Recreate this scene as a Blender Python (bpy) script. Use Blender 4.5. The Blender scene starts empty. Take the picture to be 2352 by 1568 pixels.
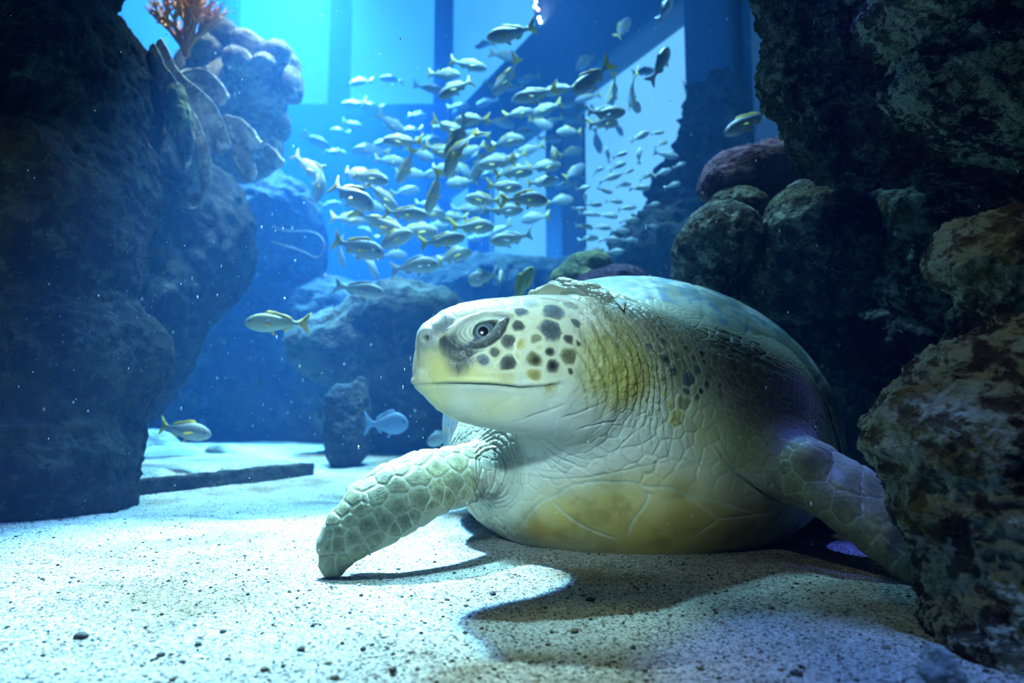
import bpy, bmesh, math, random
import numpy as np
from mathutils import Vector, Matrix, Quaternion

random.seed(7)
RNG = np.random.default_rng(11)
SC = bpy.context.scene
COL = SC.collection

# ------------------------------------------------------------------ camera
CAM_H = 0.25
PITCH = math.radians(6.0)
FPX = 1568.0
cam_data = bpy.data.cameras.new('camera')
cam = bpy.data.objects.new('camera', cam_data)
COL.objects.link(cam)
cam.location = (0, 0, CAM_H)
cam.rotation_euler = (math.radians(90) + PITCH, 0, 0)
cam_data.sensor_width = 36.0
cam_data.lens = 24.0
cam_data.clip_start = 0.02
cam_data.clip_end = 60
cam_data.dof.use_dof = True
cam_data.dof.focus_distance = 1.12
cam_data.dof.aperture_fstop = 3.2
SC.camera = cam

# ------------------------------------------------------------------ view and world
SC.view_settings.view_transform = 'Standard'
SC.view_settings.look = 'None'
SC.view_settings.gamma = 1.0
SC.view_settings.use_curve_mapping = False
SC.view_settings.exposure = 0.3
SC.cycles.use_denoising = True
SC.cycles.volume_bounces = 0
SC.cycles.max_bounces = 3
SC.cycles.diffuse_bounces = 2
SC.cycles.adaptive_threshold = 0.03
SC.cycles.use_light_tree = False
world = bpy.data.worlds.new('world')
SC.world = world
world.use_nodes = True
world.node_tree.nodes['Background'].inputs[0].default_value = (0.0, 0.0, 0.0, 1)
world.node_tree.nodes['Background'].inputs[1].default_value = 0.0


def P(u, v, Y):
    """world point on the vertical plane y = Y seen at photo pixel (u, v)"""
    xc = (u - 1176.0) / FPX
    yc = (784.0 - v) / FPX
    d = (xc, math.cos(PITCH) - yc * math.sin(PITCH), math.sin(PITCH) + yc * math.cos(PITCH))
    t = Y / d[1]
    return np.array([d[0] * t, Y, CAM_H + d[2] * t])


def ground_point(u, v):
    yc = (784.0 - v) / FPX
    dy = math.cos(PITCH) - yc * math.sin(PITCH)
    dz = math.sin(PITCH) + yc * math.cos(PITCH)
    return P(u, v, -CAM_H / dz * dy)


def mpp(Y):
    return Y / FPX


# ------------------------------------------------------------------ tank lamps and added fill spots
def spot(name, loc, target, energy, color, angle, blend=0.4, radius=0.05):
    L = bpy.data.lights.new(name, 'SPOT')
    L.energy = energy
    L.color = color
    L.spot_size = math.radians(angle)
    L.spot_blend = blend
    L.shadow_soft_size = radius
    o = bpy.data.objects.new(name, L)
    COL.objects.link(o)
    o.location = loc
    d = Vector(target) - Vector(loc)
    o.rotation_euler = d.to_track_quat('-Z', 'Y').to_euler()
    return o


PANE_E = 1.1
PANE_C = (.42, .70, 1.0, 1)
WATER_S, WATER_SD = (.09, .36, 1.0, 1), 0.046
WATER_G = 0.2
WATER_A, WATER_AD = (.05, .66, .97, 1), 0.24
# key lamps above and a little behind the turtle: neighbouring tinted emitters of one fixture
spot('lamp_key_white', (-0.80, 2.55, 2.4), (-0.44, 1.22, 0.0), 1600, (0.66, 1.0, 1.0), 28, 0.9, 0.03)
spot('lamp_key_amber', (-0.72, 2.55, 2.4), (-0.38, 1.22, 0.0), 590, (1.0, 0.60, 0.20), 28, 0.9, 0.03)
spot('lamp_key_blue', (-0.88, 2.55, 2.4), (-0.50, 1.22, 0.0), 650, (0.12, 0.32, 1.0), 28, 0.9, 0.03)
spot('fill_shell', (0.0, 2.4, 2.7), (0.16, 1.58, 0.55), 520, (0.62, 0.95, 1.0), 15, 0.7, 0.03)  # spot added apart from the key fixture to brighten shell and crown
spot('lamp_head', (-0.25, 1.9, 2.7), (-0.02, 1.12, 0.42), 320, (0.75, 1.0, 1.0), 10, 0.7, 0.03)
spot('fill_front', (-0.22, -0.5, 0.90), (0.05, 1.15, 0.31), 150, (0.90, 1.0, 0.95), 22, 0.98, 0.05)  # added frontal fill behind the camera, brightens face and throat
spot('fill_right', (-0.10, 0.0, 1.6), (0.56, 0.9, 0.30), 15, (1.0, 0.94, 0.74), 30, 0.9, 0.05)  # dim fill added to bring out the crusted rock's front
spot('lamp_warm', (0.0, 0.35, 2.8), (0.08, 0.73, 0.0), 85, (1.0, 0.74, 0.26), 11, 0.9, 0.03)
spot('lamp_violet', (0.15, 0.25, 2.8), (0.34, 0.68, 0.0), 250, (0.24, 0.38, 1.0), 9.5, 0.5, 0.03)
spot('lamp_flipper', (0.36, 0.85, 2.3), (0.61, 1.19, 0.2), 200, (0.16, 0.18, 1.0), 9, 0.9, 0.03)
spot('fill_boulder', (0.45, 1.6, 2.6), (0.60, 1.90, 0.75), 110, (0.75, 1.0, 0.9), 22, 0.8, 0.03)  # accent spot added to pick out the pale boulder's crest
spot('lamp_left', (-0.8, 3.0, 3.4), (-0.75, 2.75, 0.0), 480, (0.66, 0.97, 1.0), 44, 0.9, 0.04)
spot('fill_reef', (-0.85, 2.6, 4.0), (-1.2, 2.85, 1.5), 1300, (1.0, 0.72, 0.48), 40, 0.8, 0.06)  # added spot that brightens plate rims and the tops of the corals
spot('lamp_school', (-0.1, 3.2, 4.8), (-0.1, 3.1, 1.0), 2500, (0.76, 0.95, 1.0), 52, 0.7, 0.15)
spot('lamp_back_left', (-2.3, 5.6, 5.8), (-1.9, 5.4, 0.0), 22000, (0.66, 0.84, 1.0), 70, 0.9, 0.3)
spot('lamp_left_blue', (-0.75, 1.1, 2.8), (-0.98, 1.55, 0.0), 170, (0.10, 0.22, 1.0), 12, 0.8, 0.03)
spot('fill_cliff', (-0.15, 0.25, 1.9), (-1.05, 1.6, 0.45), 45, (1.0, 0.84, 0.70), 34, 0.9, 0.05)  # faint warm fill added to lift the cliff's brown texture
spot('fill_arm', (-0.50, 1.55, 2.6), (-0.17, 1.14, 0.10), 260, (0.72, 1.0, 1.0), 9, 0.8, 0.03)  # extra narrow spot added to brighten the near flipper's upper side


# ------------------------------------------------------------------ numpy noise
def _hash(ix, iy, iz, seed):
    h = (ix.astype(np.uint32) * np.uint32(374761393) + iy.astype(np.uint32) * np.uint32(668265263)
         + iz.astype(np.uint32) * np.uint32(2147483647 - 1274126177) + np.uint32((seed * 974711 + 1013) & 0xffffffff))
    h = (h ^ (h >> np.uint32(13))) * np.uint32(1274126177)
    h = (h ^ (h >> np.uint32(16))) * np.uint32(2246822519)
    h = h ^ (h >> np.uint32(15))
    return h.astype(np.float32) / np.float32(4294967295.0)


def vnoise(p, seed=0):
    """value noise in -1..1, p is N x 3"""
    p = np.asarray(p, dtype=np.float32) + np.float32(517.3)
    i = np.floor(p).astype(np.int32)
    f = (p - i).astype(np.float32)
    w = f * f * f * (f * (f * 6 - 15) + 10)
    r = np.zeros(len(p), np.float32)
    for dx in (0, 1):
        wx = w[:, 0] if dx else 1 - w[:, 0]
        for dy in (0, 1):
            wy = w[:, 1] if dy else 1 - w[:, 1]
            for dz in (0, 1):
                wz = w[:, 2] if dz else 1 - w[:, 2]
                r += wx * wy * wz * _hash(i[:, 0] + dx, i[:, 1] + dy, i[:, 2] + dz, seed)
    return r * 2 - 1


def fbm(p, freq, octaves=4, gain=0.5, seed=0, ridged=False):
    p = np.asarray(p, np.float32)
    a, s, tot = 1.0, np.zeros(len(p), np.float32), 0.0
    for o in range(octaves):
        n = vnoise(p * (freq * 2.03 ** o) + o * 13.7, seed + o)
        if ridged:
            n = 1 - 2 * np.abs(n)
        s += a * n
        tot += a
        a *= gain
    return s / tot


def worley(p, freq, seed=0):
    """distance to nearest feature point (0..~1)"""
    q = np.asarray(p, np.float32) * np.float32(freq) + np.float32(311.7)
    i = np.floor(q).astype(np.int32)
    best = np.full(len(q), 9.0, np.float32)
    for dx in (-1, 0, 1):
        for dy in (-1, 0, 1):
            for dz in (-1, 0, 1):
                c = i + np.array([dx, dy, dz], np.int32)
                fx = c[:, 0] + _hash(c[:, 0], c[:, 1], c[:, 2], seed)
                fy = c[:, 1] + _hash(c[:, 0], c[:, 1], c[:, 2], seed + 1)
                fz = c[:, 2] + _hash(c[:, 0], c[:, 1], c[:, 2], seed + 2)
                d = (fx - q[:, 0]) ** 2 + (fy - q[:, 1]) ** 2 + (fz - q[:, 2]) ** 2
                best = np.minimum(best, d)
    return np.sqrt(best)


def sstep(a, b, x):
    t = np.clip((x - a) / (b - a), 0, 1)
    return t * t * (3 - 2 * t)


# ------------------------------------------------------------------ implicit shapes
def smin(a, b, k):
    h = np.maximum(k - np.abs(a - b), 0) / k
    return np.minimum(a, b) - h * h * k * 0.25


class Field:
    """smooth union of implicit solids"""

    def __init__(self):
        self.prims = []

    def add(self, fn, lo, hi, k):
        self.prims.append((fn, np.asarray(lo, np.float32), np.asarray(hi, np.float32), k))

    def ellipsoid(self, c, r, k=0.03, rot=None):
        c = np.asarray(c, np.float32)
        r = np.asarray(r, np.float32)
        R = np.eye(3, dtype=np.float32) if rot is None else np.array(rot, np.float32)

        def fn(p):
            q = (p - c) @ R
            k0 = np.sqrt(((q / r) ** 2).sum(1)) + 1e-9
            k1 = np.sqrt(((q / (r * r)) ** 2).sum(1)) + 1e-9
            return k0 * (k0 - 1) / k1
        m = float(r.max())
        self.add(fn, c - m, c + m, k)

    def chain(self, pts, radii, k=0.03, thick_axis=None, flat=1.0):
        """tapered tube through points; flattened along thick_axis by factor flat"""
        pts = np.asarray(pts, np.float32)
        radii = np.asarray(radii, np.float32)
        S = np.eye(3, dtype=np.float32)
        if thick_axis is not None:
            a = np.asarray(thick_axis, np.float32)
            a = a / np.linalg.norm(a)
            S = S + (flat - 1) * np.outer(a, a)
        tp = pts @ S

        def fn(p):
            q = p @ S
            d = np.full(len(p), 9.0, np.float32)
            for i in range(len(tp) - 1):
                A, B = tp[i], tp[i + 1]
                ab = B - A
                h = np.clip(((q - A) @ ab) / float(ab @ ab), 0, 1)
                e = q - A - h[:, None] * ab
                dd = np.sqrt((e * e).sum(1)) - (radii[i] * (1 - h) + radii[i + 1] * h)
                d = np.minimum(d, dd) if i == 0 else smin(d, dd, 0.012)
            return d / (1 + 0.35 * (flat - 1))
        m = float(radii.max())
        self.add(fn, pts.min(0) - m, pts.max(0) + m, k)

    def eval(self, p):
        p = np.asarray(p, np.float32)
        d = np.full(len(p), 1.0, np.float32)
        for fn, lo, hi, k in self.prims:
            mg = k + 0.04
            m = np.all((p > lo - mg) & (p < hi + mg), axis=1)
            if m.any():
                d[m] = smin(d[m], fn(p[m]), k)
        return d

    def grad(self, p, e=0.0015):
        g = np.empty((len(p), 3), np.float32)
        for a in range(3):
            o = np.zeros(3, np.float32)
            o[a] = e
            g[:, a] = self.eval(p + o) - self.eval(p - o)
        n = np.sqrt((g * g).sum(1)) + 1e-9
        return g / n[:, None], n / (2 * e)

    def project(self, p, it=3):
        for _ in range(it):
            d = self.eval(p)
            g = np.empty((len(p), 3), np.float32)
            for a in range(3):
                o = np.zeros(3, np.float32)
                o[a] = 0.0015
                g[:, a] = self.eval(p + o) - d
            n = np.sqrt((g * g).sum(1)) + 1e-9
            g /= n[:, None]
            d = d / np.maximum(n / 0.0015, 0.4)
            p = p - g * np.clip(d, -0.01, 0.01)[:, None]
        return p

    def mesh(self, res, lo=None, hi=None):
        L = np.min([q[1] for q in self.prims], 0) - 3 * res if lo is None else np.asarray(lo, np.float32)
        H = np.max([q[2] for q in self.prims], 0) + 3 * res if hi is None else np.asarray(hi, np.float32)
        n = np.ceil((H - L) / res).astype(int) + 1
        ax = [L[a] + res * np.arange(n[a], dtype=np.float32) for a in range(3)]
        D = np.full(n, 1.0, np.float32)
        for fn, plo, phi, k in self.prims:
            mg = k + 2 * res
            i0 = np.clip(np.floor((plo - mg - L) / res).astype(int), 0, n)
            i1 = np.clip(np.ceil((phi + mg - L) / res).astype(int) + 1, 0, n)
            if np.any(i1 <= i0):
                continue
            G = np.stack(np.meshgrid(ax[0][i0[0]:i1[0]], ax[1][i0[1]:i1[1]], ax[2][i0[2]:i1[2]], indexing='ij'), -1)
            v = fn(G.reshape(-1, 3)).reshape(G.shape[:3])
            sl = (slice(i0[0], i1[0]), slice(i0[1], i1[1]), slice(i0[2], i1[2]))
            D[sl] = smin(D[sl], v, k)
        return surface_nets(D, L, res)


def surface_nets(D, L, res):
    s = D < 0
    nx, ny, nz = D.shape
    cnt = np.zeros((nx - 1, ny - 1, nz - 1), np.int8)
    for dx in (0, 1):
        for dy in (0, 1):
            for dz in (0, 1):
                cnt += s[dx:nx - 1 + dx, dy:ny - 1 + dy, dz:nz - 1 + dz]
    act = (cnt > 0) & (cnt < 8)
    ci = np.argwhere(act)
    idx = np.full(act.shape, -1, np.int32)
    idx[act] = np.arange(len(ci))
    acc = np.zeros((len(ci), 3), np.float32)
    num = np.zeros(len(ci), np.float32)
    corners = [(0, 0, 0), (1, 0, 0), (0, 1, 0), (1, 1, 0), (0, 0, 1), (1, 0, 1), (0, 1, 1), (1, 1, 1)]
    edges = [(0, 1), (2, 3), (4, 5), (6, 7), (0, 2), (1, 3), (4, 6), (5, 7), (0, 4), (1, 5), (2, 6), (3, 7)]
    cv = [D[ci[:, 0] + c[0], ci[:, 1] + c[1], ci[:, 2] + c[2]] for c in corners]
    for a, b in edges:
        va, vb = cv[a], cv[b]
        m = (va < 0) != (vb < 0)
        t = np.where(m, va / np.where(m, va - vb, 1), 0)
        ca, cb = np.array(corners[a], np.float32), np.array(corners[b], np.float32)
        acc += np.where(m[:, None], ca + t[:, None] * (cb - ca), 0)
        num += m
    verts = L + (ci + acc / num[:, None]) * res
    quads = []
    for a in range(3):
        b, c = (a + 1) % 3, (a + 2) % 3
        A = [slice(None)] * 3
        B = [slice(None)] * 3
        A[a] = slice(0, -1)
        B[a] = slice(1, None)
        s0, s1 = s[tuple(A)], s[tuple(B)]
        e = np.argwhere(s0 != s1)
        ok = (e[:, b] > 0) & (e[:, c] > 0) & (e[:, b] < D.shape[b] - 1) & (e[:, c] < D.shape[c] - 1)
        e = e[ok]
        flip = s0[e[:, 0], e[:, 1], e[:, 2]]

        def g(db, dc):
            q = e.copy()
            q[:, b] -= db
            q[:, c] -= dc
            return idx[q[:, 0], q[:, 1], q[:, 2]]
        q = np.stack([g(1, 1), g(0, 1), g(0, 0), g(1, 0)], 1)
        q[~flip] = q[~flip][:, ::-1]
        quads.append(q)
    return verts.astype(np.float32), np.concatenate(quads).astype(np.int32)


def subdivide(verts, quads, mask=None):
    """split quads in four; faces at the border of the masked region become fans"""
    n = len(verts)
    if mask is None:
        mask = np.ones(len(quads), bool)
    E = np.concatenate([np.sort(quads[:, [i, (i + 1) % 4]], 1) for i in range(4)])
    key = E[:, 0].astype(np.int64) * (n + 1) + E[:, 1]
    uk, inv = np.unique(key, return_inverse=True)
    inv = inv.reshape(4, -1).T
    split = np.zeros(len(uk), bool)
    split[inv[mask].ravel()] = True
    eid = np.full(len(uk), -1, np.int64)
    eid[split] = n + np.arange(split.sum())
    ea = (uk // (n + 1))[split]
    eb = (uk % (n + 1))[split]
    mid = 0.5 * (verts[ea] + verts[eb])
    qm = quads[mask]
    cen = verts[qm].mean(1)
    c0 = n + len(mid)
    cid = c0 + np.arange(len(qm))
    me = eid[inv[mask]]
    out = [np.stack([qm[:, i], me[:, i], cid, me[:, (i + 3) % 4]], 1) for i in range(4)]
    rest = quads[~mask]
    re = eid[inv[~mask]]
    ns = (re >= 0).sum(1)
    out.append(rest[ns == 0])
    tris = []
    for q, e in zip(rest[ns > 0], re[ns > 0]):
        loop = []
        for i in range(4):
            loop.append(q[i])
            if e[i] >= 0:
                loop.append(e[i])
        tris.append(loop)
    return np.concatenate([verts, mid, cen]).astype(np.float32), np.concatenate(out).astype(np.int64), tris


def normals_of(verts, quads):
    nrm = np.zeros_like(verts)
    a = verts[quads[:, 2]] - verts[quads[:, 0]]
    b = verts[quads[:, 3]] - verts[quads[:, 1]]
    fn = np.cross(a, b)
    for i in range(4):
        np.add.at(nrm, quads[:, i], fn)
    return nrm / (np.linalg.norm(nrm, axis=1)[:, None] + 1e-12)


def mesh_from(name, verts, quads, extra=(), smooth=True, colors=None):
    me = bpy.data.meshes.new(name)
    verts = np.asarray(verts, np.float32)
    quads = np.asarray(quads, np.int64).reshape(-1, 4) if len(quads) else np.zeros((0, 4), np.int64)
    loops = list(quads.ravel()) if False else quads.ravel()
    ex = [int(i) for l in extra for i in l]
    tot = np.concatenate([loops, np.array(ex, np.int64)]) if ex else loops
    starts = np.arange(len(quads)) * 4
    if ex:
        ln = np.array([len(l) for l in extra])
        starts = np.concatenate([starts, len(quads) * 4 + np.concatenate([[0], np.cumsum(ln)[:-1]])])
    me.vertices.add(len(verts))
    me.vertices.foreach_set('co', verts.ravel())
    me.loops.add(len(tot))
    me.loops.foreach_set('vertex_index', tot.astype(np.int32))
    me.polygons.add(len(starts))
    me.polygons.foreach_set('loop_start', starts.astype(np.int32))
    me.update(calc_edges=True)
    me.validate()
    if smooth:
        me.polygons.foreach_set('use_smooth', np.ones(len(me.polygons), bool))
    if colors is not None:
        at = me.color_attributes.new('tint', 'FLOAT_COLOR', 'POINT')
        c = np.ones((len(verts), 4), np.float32)
        c[:, :3] = colors
        at.data.foreach_set('color', c.ravel())
    return me


def obj(name, me, mat=None, parent=None, loc=None):
    o = bpy.data.objects.new(name, me)
    COL.objects.link(o)
    if mat is not None:
        me.materials.append(mat)
    if parent is not None:
        o.parent = parent
    if loc is not None:
        o.location = loc
    return o


def tag(o, label=None, cat=None, group=None, kind=None):
    if label:
        o['label'] = label
    if cat:
        o['category'] = cat
    if group:
        o['group'] = group
    if kind:
        o['kind'] = kind
    return o


def recenter(o):
    """move an object's origin to the bottom centre of its mesh"""
    me = o.data
    n = len(me.vertices)
    co = np.empty(n * 3, np.float32)
    me.vertices.foreach_get('co', co)
    co = co.reshape(-1, 3)
    c = np.array([(co[:, 0].min() + co[:, 0].max()) / 2, (co[:, 1].min() + co[:, 1].max()) / 2, co[:, 2].min()], np.float32)
    me.vertices.foreach_set('co', (co - c).ravel())
    o.location = [float(x) for x in c]
    return o


# ------------------------------------------------------------------ material helpers
class Nodes:
    def __init__(self, name):
        self.mat = bpy.data.materials.new(name)
        self.mat.use_nodes = True
        self.nt = self.mat.node_tree
        self.nt.nodes.clear()
        self.out = self.n('ShaderNodeOutputMaterial')

    def n(self, t, **kw):
        nd = self.nt.nodes.new(t)
        for k, v in kw.items():
            if k in nd.inputs:
                nd.inputs[k].default_value = v
            else:
                setattr(nd, k, v)
        return nd

    def l(self, a, b):
        self.nt.links.new(a, b)

    def put(self, sock, v):
        if hasattr(v, 'is_linked'):
            self.l(v, sock)
        else:
            sock.default_value = v

    def coords(self, kind='Object'):
        return self.n('ShaderNodeTexCoord').outputs[kind]

    def noise(self, vec, scale, detail=5, rough=0.55, dist=0.0):
        nd = self.n('ShaderNodeTexNoise')
        self.l(vec, nd.inputs['Vector'])
        nd.inputs['Scale'].default_value = scale
        nd.inputs['Detail'].default_value = detail
        nd.inputs['Roughness'].default_value = rough
        nd.inputs['Distortion'].default_value = dist
        return nd.outputs['Fac']

    def voronoi(self, vec, scale, feature='F1', out='Distance', rand=1.0):
        nd = self.n('ShaderNodeTexVoronoi')
        nd.feature = feature
        self.l(vec, nd.inputs['Vector'])
        nd.inputs['Scale'].default_value = scale
        nd.inputs['Randomness'].default_value = rand
        return nd.outputs[out]

    def ramp(self, fac, stops, interp='LINEAR'):
        nd = self.n('ShaderNodeValToRGB')
        cr = nd.color_ramp
        cr.interpolation = interp
        while len(cr.elements) < len(stops):
            cr.elements.new(0.5)
        for e, (p, c) in zip(cr.elements, stops):
            e.position = p
            e.color = (c, c, c, 1) if isinstance(c, (int, float)) else (*c, 1)
        self.l(fac, nd.inputs['Fac'])
        return nd.outputs['Color']

    def mix(self, fac, a, b, mode='MIX'):
        nd = self.n('ShaderNodeMix')
        nd.data_type = 'RGBA'
        nd.blend_type = mode
        self.put(nd.inputs[0], fac)
        for i, v in ((6, a), (7, b)):
            if isinstance(v, tuple) and len(v) == 3:
                v = (*v, 1)
            self.put(nd.inputs[i], v)
        return nd.outputs[2]

    def math(self, op, a, b=0.0, clamp=False):
        nd = self.n('ShaderNodeMath')
        nd.operation = op
        nd.use_clamp = clamp
        self.put(nd.inputs[0], a)
        self.put(nd.inputs[1], b)
        return nd.outputs[0]

    def bump(self, height, strength, dist, normal=None):
        nd = self.n('ShaderNodeBump')
        self.l(height, nd.inputs['Height'])
        nd.inputs['Strength'].default_value = strength
        nd.inputs['Distance'].default_value = dist
        if normal is not None:
            self.l(normal, nd.inputs['Normal'])
        return nd.outputs['Normal']

    def principled(self, color, rough=0.6, normal=None, spec=0.3, **kw):
        nd = self.n('ShaderNodeBsdfPrincipled')
        if isinstance(color, tuple) and len(color) == 3:
            color = (*color, 1)
        self.put(nd.inputs['Base Color'], color)
        self.put(nd.inputs['Roughness'], rough)
        nd.inputs['Specular IOR Level'].default_value = spec
        if normal is not None:
            self.l(normal, nd.inputs['Normal'])
        for k, v in kw.items():
            nd.inputs[k].default_value = v
        self.l(nd.outputs[0], self.out.inputs['Surface'])
        return self.mat


def attr_color(N, name='tint'):
    a = N.n('ShaderNodeAttribute')
    a.attribute_name = name
    return a.outputs['Color']

# ================================================================== turtle
def rot_y(deg):
    a = math.radians(deg)
    return np.array([[math.cos(a), 0, math.sin(a)], [0, 1, 0], [-math.sin(a), 0, math.cos(a)]], np.float32)


SHELL_C = P(1452, 999, 1.75)
SHELL_R = np.array([0.478, 0.53, 0.392], np.float32)
ROLL = rot_y(8)          # columns are the shell's own axes

HEAD_A = math.radians(20)
HEAD_O = P(1150, 840, 1.10)
HEAD_F = np.array([-math.cos(HEAD_A), -math.sin(HEAD_A), 0.0])
HEAD_S = np.array([math.sin(HEAD_A), -math.cos(HEAD_A), 0.0])


def head_t(u):
    k = (u - 1176.0) / FPX
    # (Ox + t fx) = k * yy ; yy is depth along camera axis, nearly world y
    t = 0.0
    for _ in range(20):
        p = HEAD_O + t * HEAD_F
        depth = p[1] * math.cos(PITCH) + (p[2] - CAM_H) * math.sin(PITCH)
        err = p[0] - k * depth
        t -= err / (HEAD_F[0] - k * HEAD_F[1])
    return t


def head_z(t, v):
    p = HEAD_O + t * HEAD_F
    return P(1176, v, p[1])[2]


_prof = [  # u, top v, bottom v, half width m, lateral exponent
    (949, 852, 884, 0.008), (952, 825, 889, 0.016), (957, 796, 893, 0.026), (967, 770, 902, 0.036), (987, 739, 921, 0.051),
    (1010, 714, 944, 0.063), (1050, 698, 966, 0.077), (1100, 689, 980, 0.087), (1150, 685, 988, 0.095),
    (1200, 682, 990, 0.099), (1260, 681, 992, 0.098), (1320, 686, 985, 0.090), (1350, 700, 970, 0.078)]
_pt = np.array([head_t(a[0]) for a in _prof])
_ptop = np.array([head_z(t, a[1]) for t, a in zip(_pt, _prof)])
_pbot = np.array([head_z(t, a[2]) for t, a in zip(_pt, _prof)])
_pw = np.array([a[3] for a in _prof])
_o = np.argsort(_pt)
_pt, _ptop, _pbot, _pw = _pt[_o], _ptop[_o], _pbot[_o], _pw[_o]
_mouth = [(940, 884), (952, 885), (1000, 886), (1050, 887), (1100, 890), (1150, 896), (1200, 893), (1240, 886)]
_mt = np.array([head_t(a[0]) for a in _mouth])
_mz = np.array([head_z(t, a[1]) for t, a in zip(_mt, _mouth)])
_mo = np.argsort(_mt)
_mt, _mz = _mt[_mo], _mz[_mo]
MOUTH_T0 = head_t(1240)


def head_local(p):
    q = p - HEAD_O.astype(np.float32)
    return q @ HEAD_F.astype(np.float32), q @ HEAD_S.astype(np.float32), p[:, 2]


def mouth_dz(p):
    t, s, z = head_local(p)
    return z - np.interp(t, _mt, _mz), sstep(MOUTH_T0 - 0.01, MOUTH_T0 + 0.025, t), t, s


def head_fn(p):
    t, s, z = head_local(p)
    tc = np.clip(t, _pt[0], _pt[-1])
    top, bot, w = [np.interp(tc, _pt, a).astype(np.float32) for a in (_ptop, _pbot, _pw)]
    zc, h = (top + bot) / 2, (top - bot) / 2
    zz = (z - zc) / h
    # widest a little below the middle; jaw narrower than the cheeks; flat crown
    w = w * (1.0 - 0.10 * sstep(0.15, 1.0, zz) - 0.14 * sstep(-0.3, -1.0, zz))
    dm, mm, _, _ = mouth_dz(p)
    w = w * (1.0 - 0.045 * sstep(0.002, -0.004, dm) * mm)
    n = 2.35
    q = (np.abs(s / w) ** n + np.abs(zz) ** n) ** (1 / n) - 1
    d = q * np.minimum(w, h) * 0.95
    over = np.maximum(t - _pt[-1], 0) + np.maximum(_pt[0] - t, 0)
    return np.where(over > 0, np.sqrt(np.maximum(d, 0) ** 2 + over ** 2) + np.minimum(d, 0) * (over <= 0), d).astype(np.float32)


def build_turtle_field():
    F = Field()

    def torso(p):
        q = (p - SHELL_C.astype(np.float32)) @ ROLL
        r = SHELL_R - np.array([0.005, 0.006, 0.005], np.float32)
        k0 = np.sqrt(((q / r) ** 2).sum(1)) + 1e-9
        k1 = np.sqrt(((q / (r * r)) ** 2).sum(1)) + 1e-9
        e = k0 * (k0 - 1) / k1 - 0.004 * sstep(0.02, -0.03, q[:, 1] + 0.325 + 0.121 * np.clip(q[:, 2] / np.sqrt(q[:, 0] ** 2 + q[:, 2] ** 2 + 1e-9), 0, 1))
        fl = -0.006 + 0.055 * sstep(0.15, 0.75, p[:, 0]) - p[:, 2]
        return -smin(-e, -fl, 0.14)
    F.add(torso, SHELL_C - 0.56, SHELL_C + 0.56, 0.03)
    # chest and front of the plastron
    F.ellipsoid(P(1400, 1140, 1.42), (0.27, 0.19, 0.115), 0.10)
    F.ellipsoid(P(1560, 1130, 1.47), (0.26, 0.20, 0.115), 0.10)
    F.ellipsoid(P(1330, 1030, 1.36), (0.17, 0.14, 0.105), 0.09)
    # neck
    F.chain([P(1235, 842, 1.135), P(1330, 850, 1.185), P(1440, 880, 1.315), P(1520, 935, 1.56)], [0.098, 0.114, 0.150, 0.22], 0.06)
    F.chain([P(1290, 905, 1.20), P(1380, 960, 1.28), P(1480, 1010, 1.36)], [0.085, 0.11, 0.12], 0.07)
    # collar of loose skin under the shell's front edge
    F.chain([P(1228, 680, 1.34), P(1270, 668, 1.34), P(1330, 678, 1.31), P(1385, 700, 1.29), P(1440, 745, 1.27), P(1480, 800, 1.255)],
            [0.014, 0.017, 0.019, 0.02, 0.02, 0.014], 0.02)
    F.chain([P(1290, 652, 1.42), P(1360, 672, 1.37), P(1420, 705, 1.335), P(1490, 760, 1.31), P(1560, 820, 1.30)], [0.015, 0.018, 0.02, 0.022, 0.02], 0.03)
    # shoulders
    F.ellipsoid(P(1630, 915, 1.42), (0.17, 0.13, 0.115), 0.08)
    F.ellipsoid(P(1715, 965, 1.38), (0.115, 0.11, 0.115), 0.07)
    F.ellipsoid(P(1150, 1050, 1.44), (0.105, 0.10, 0.11), 0.06)
    # far (photo right) flipper
    F.chain([P(1720, 1010, 1.34), P(1800, 1062, 1.265), P(1870, 1092, 1.21), P(1955, 1145, 1.16), P(2035, 1218, 1.115), P(2110, 1305, 1.065), P(2190, 1400, 1.02)],
            [0.098, 0.075, 0.066, 0.066, 0.056, 0.040, 0.02], 0.035, thick_axis=(0.3, -0.75, 0.55), flat=1.35)
    F.ellipsoid(P(1862, 1062, 1.175), (0.036, 0.03, 0.036), 0.02)
    # near (photo left) flipper
    F.chain([P(1150, 1080, 1.36), P(1085, 1082, 1.275), P(1035, 1095, 1.225), P(980, 1108, 1.185), P(920, 1138, 1.15), P(865, 1175, 1.125), P(812, 1217, 1.105), P(780, 1255, 1.093), P(766, 1296, 1.085), P(766, 1308, 1.083)],
            [0.058, 0.056, 0.057, 0.060, 0.062, 0.057, 0.046, 0.033, 0.020, 0.013], 0.020, thick_axis=(0.20, -0.80, 0.55), flat=2.0)
    F.chain([P(880, 1130, 1.16), P(835, 1130, 1.17), P(812, 1122, 1.18)], [0.035, 0.026, 0.012], 0.02, thick_axis=(0.2, -0.6, 0.75), flat=2.4)
    F.ellipsoid(P(982, 770, 1.045), (0.0145, 0.024, 0.014), 0.014)
    F.add(head_fn, HEAD_O - 0.26, HEAD_O + 0.26, 0.035)
    return F


TF = build_turtle_field()


def cast(pix):
    """first points of the turtle's skin along the lines of sight to photo pixels"""
    o = np.array([0, 0, CAM_H], np.float32)
    d = np.array([P(u, v, 1.0) for u, v in pix]) - o
    d = (d / np.linalg.norm(d, axis=1)[:, None]).astype(np.float32)
    t = np.full(len(d), 0.8, np.float32)
    for _ in range(110):
        s = TF.eval(o + d * t[:, None])
        t = t + np.clip(s * 0.5, -0.02, 0.03)
    return o + d * t[:, None], t


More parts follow.
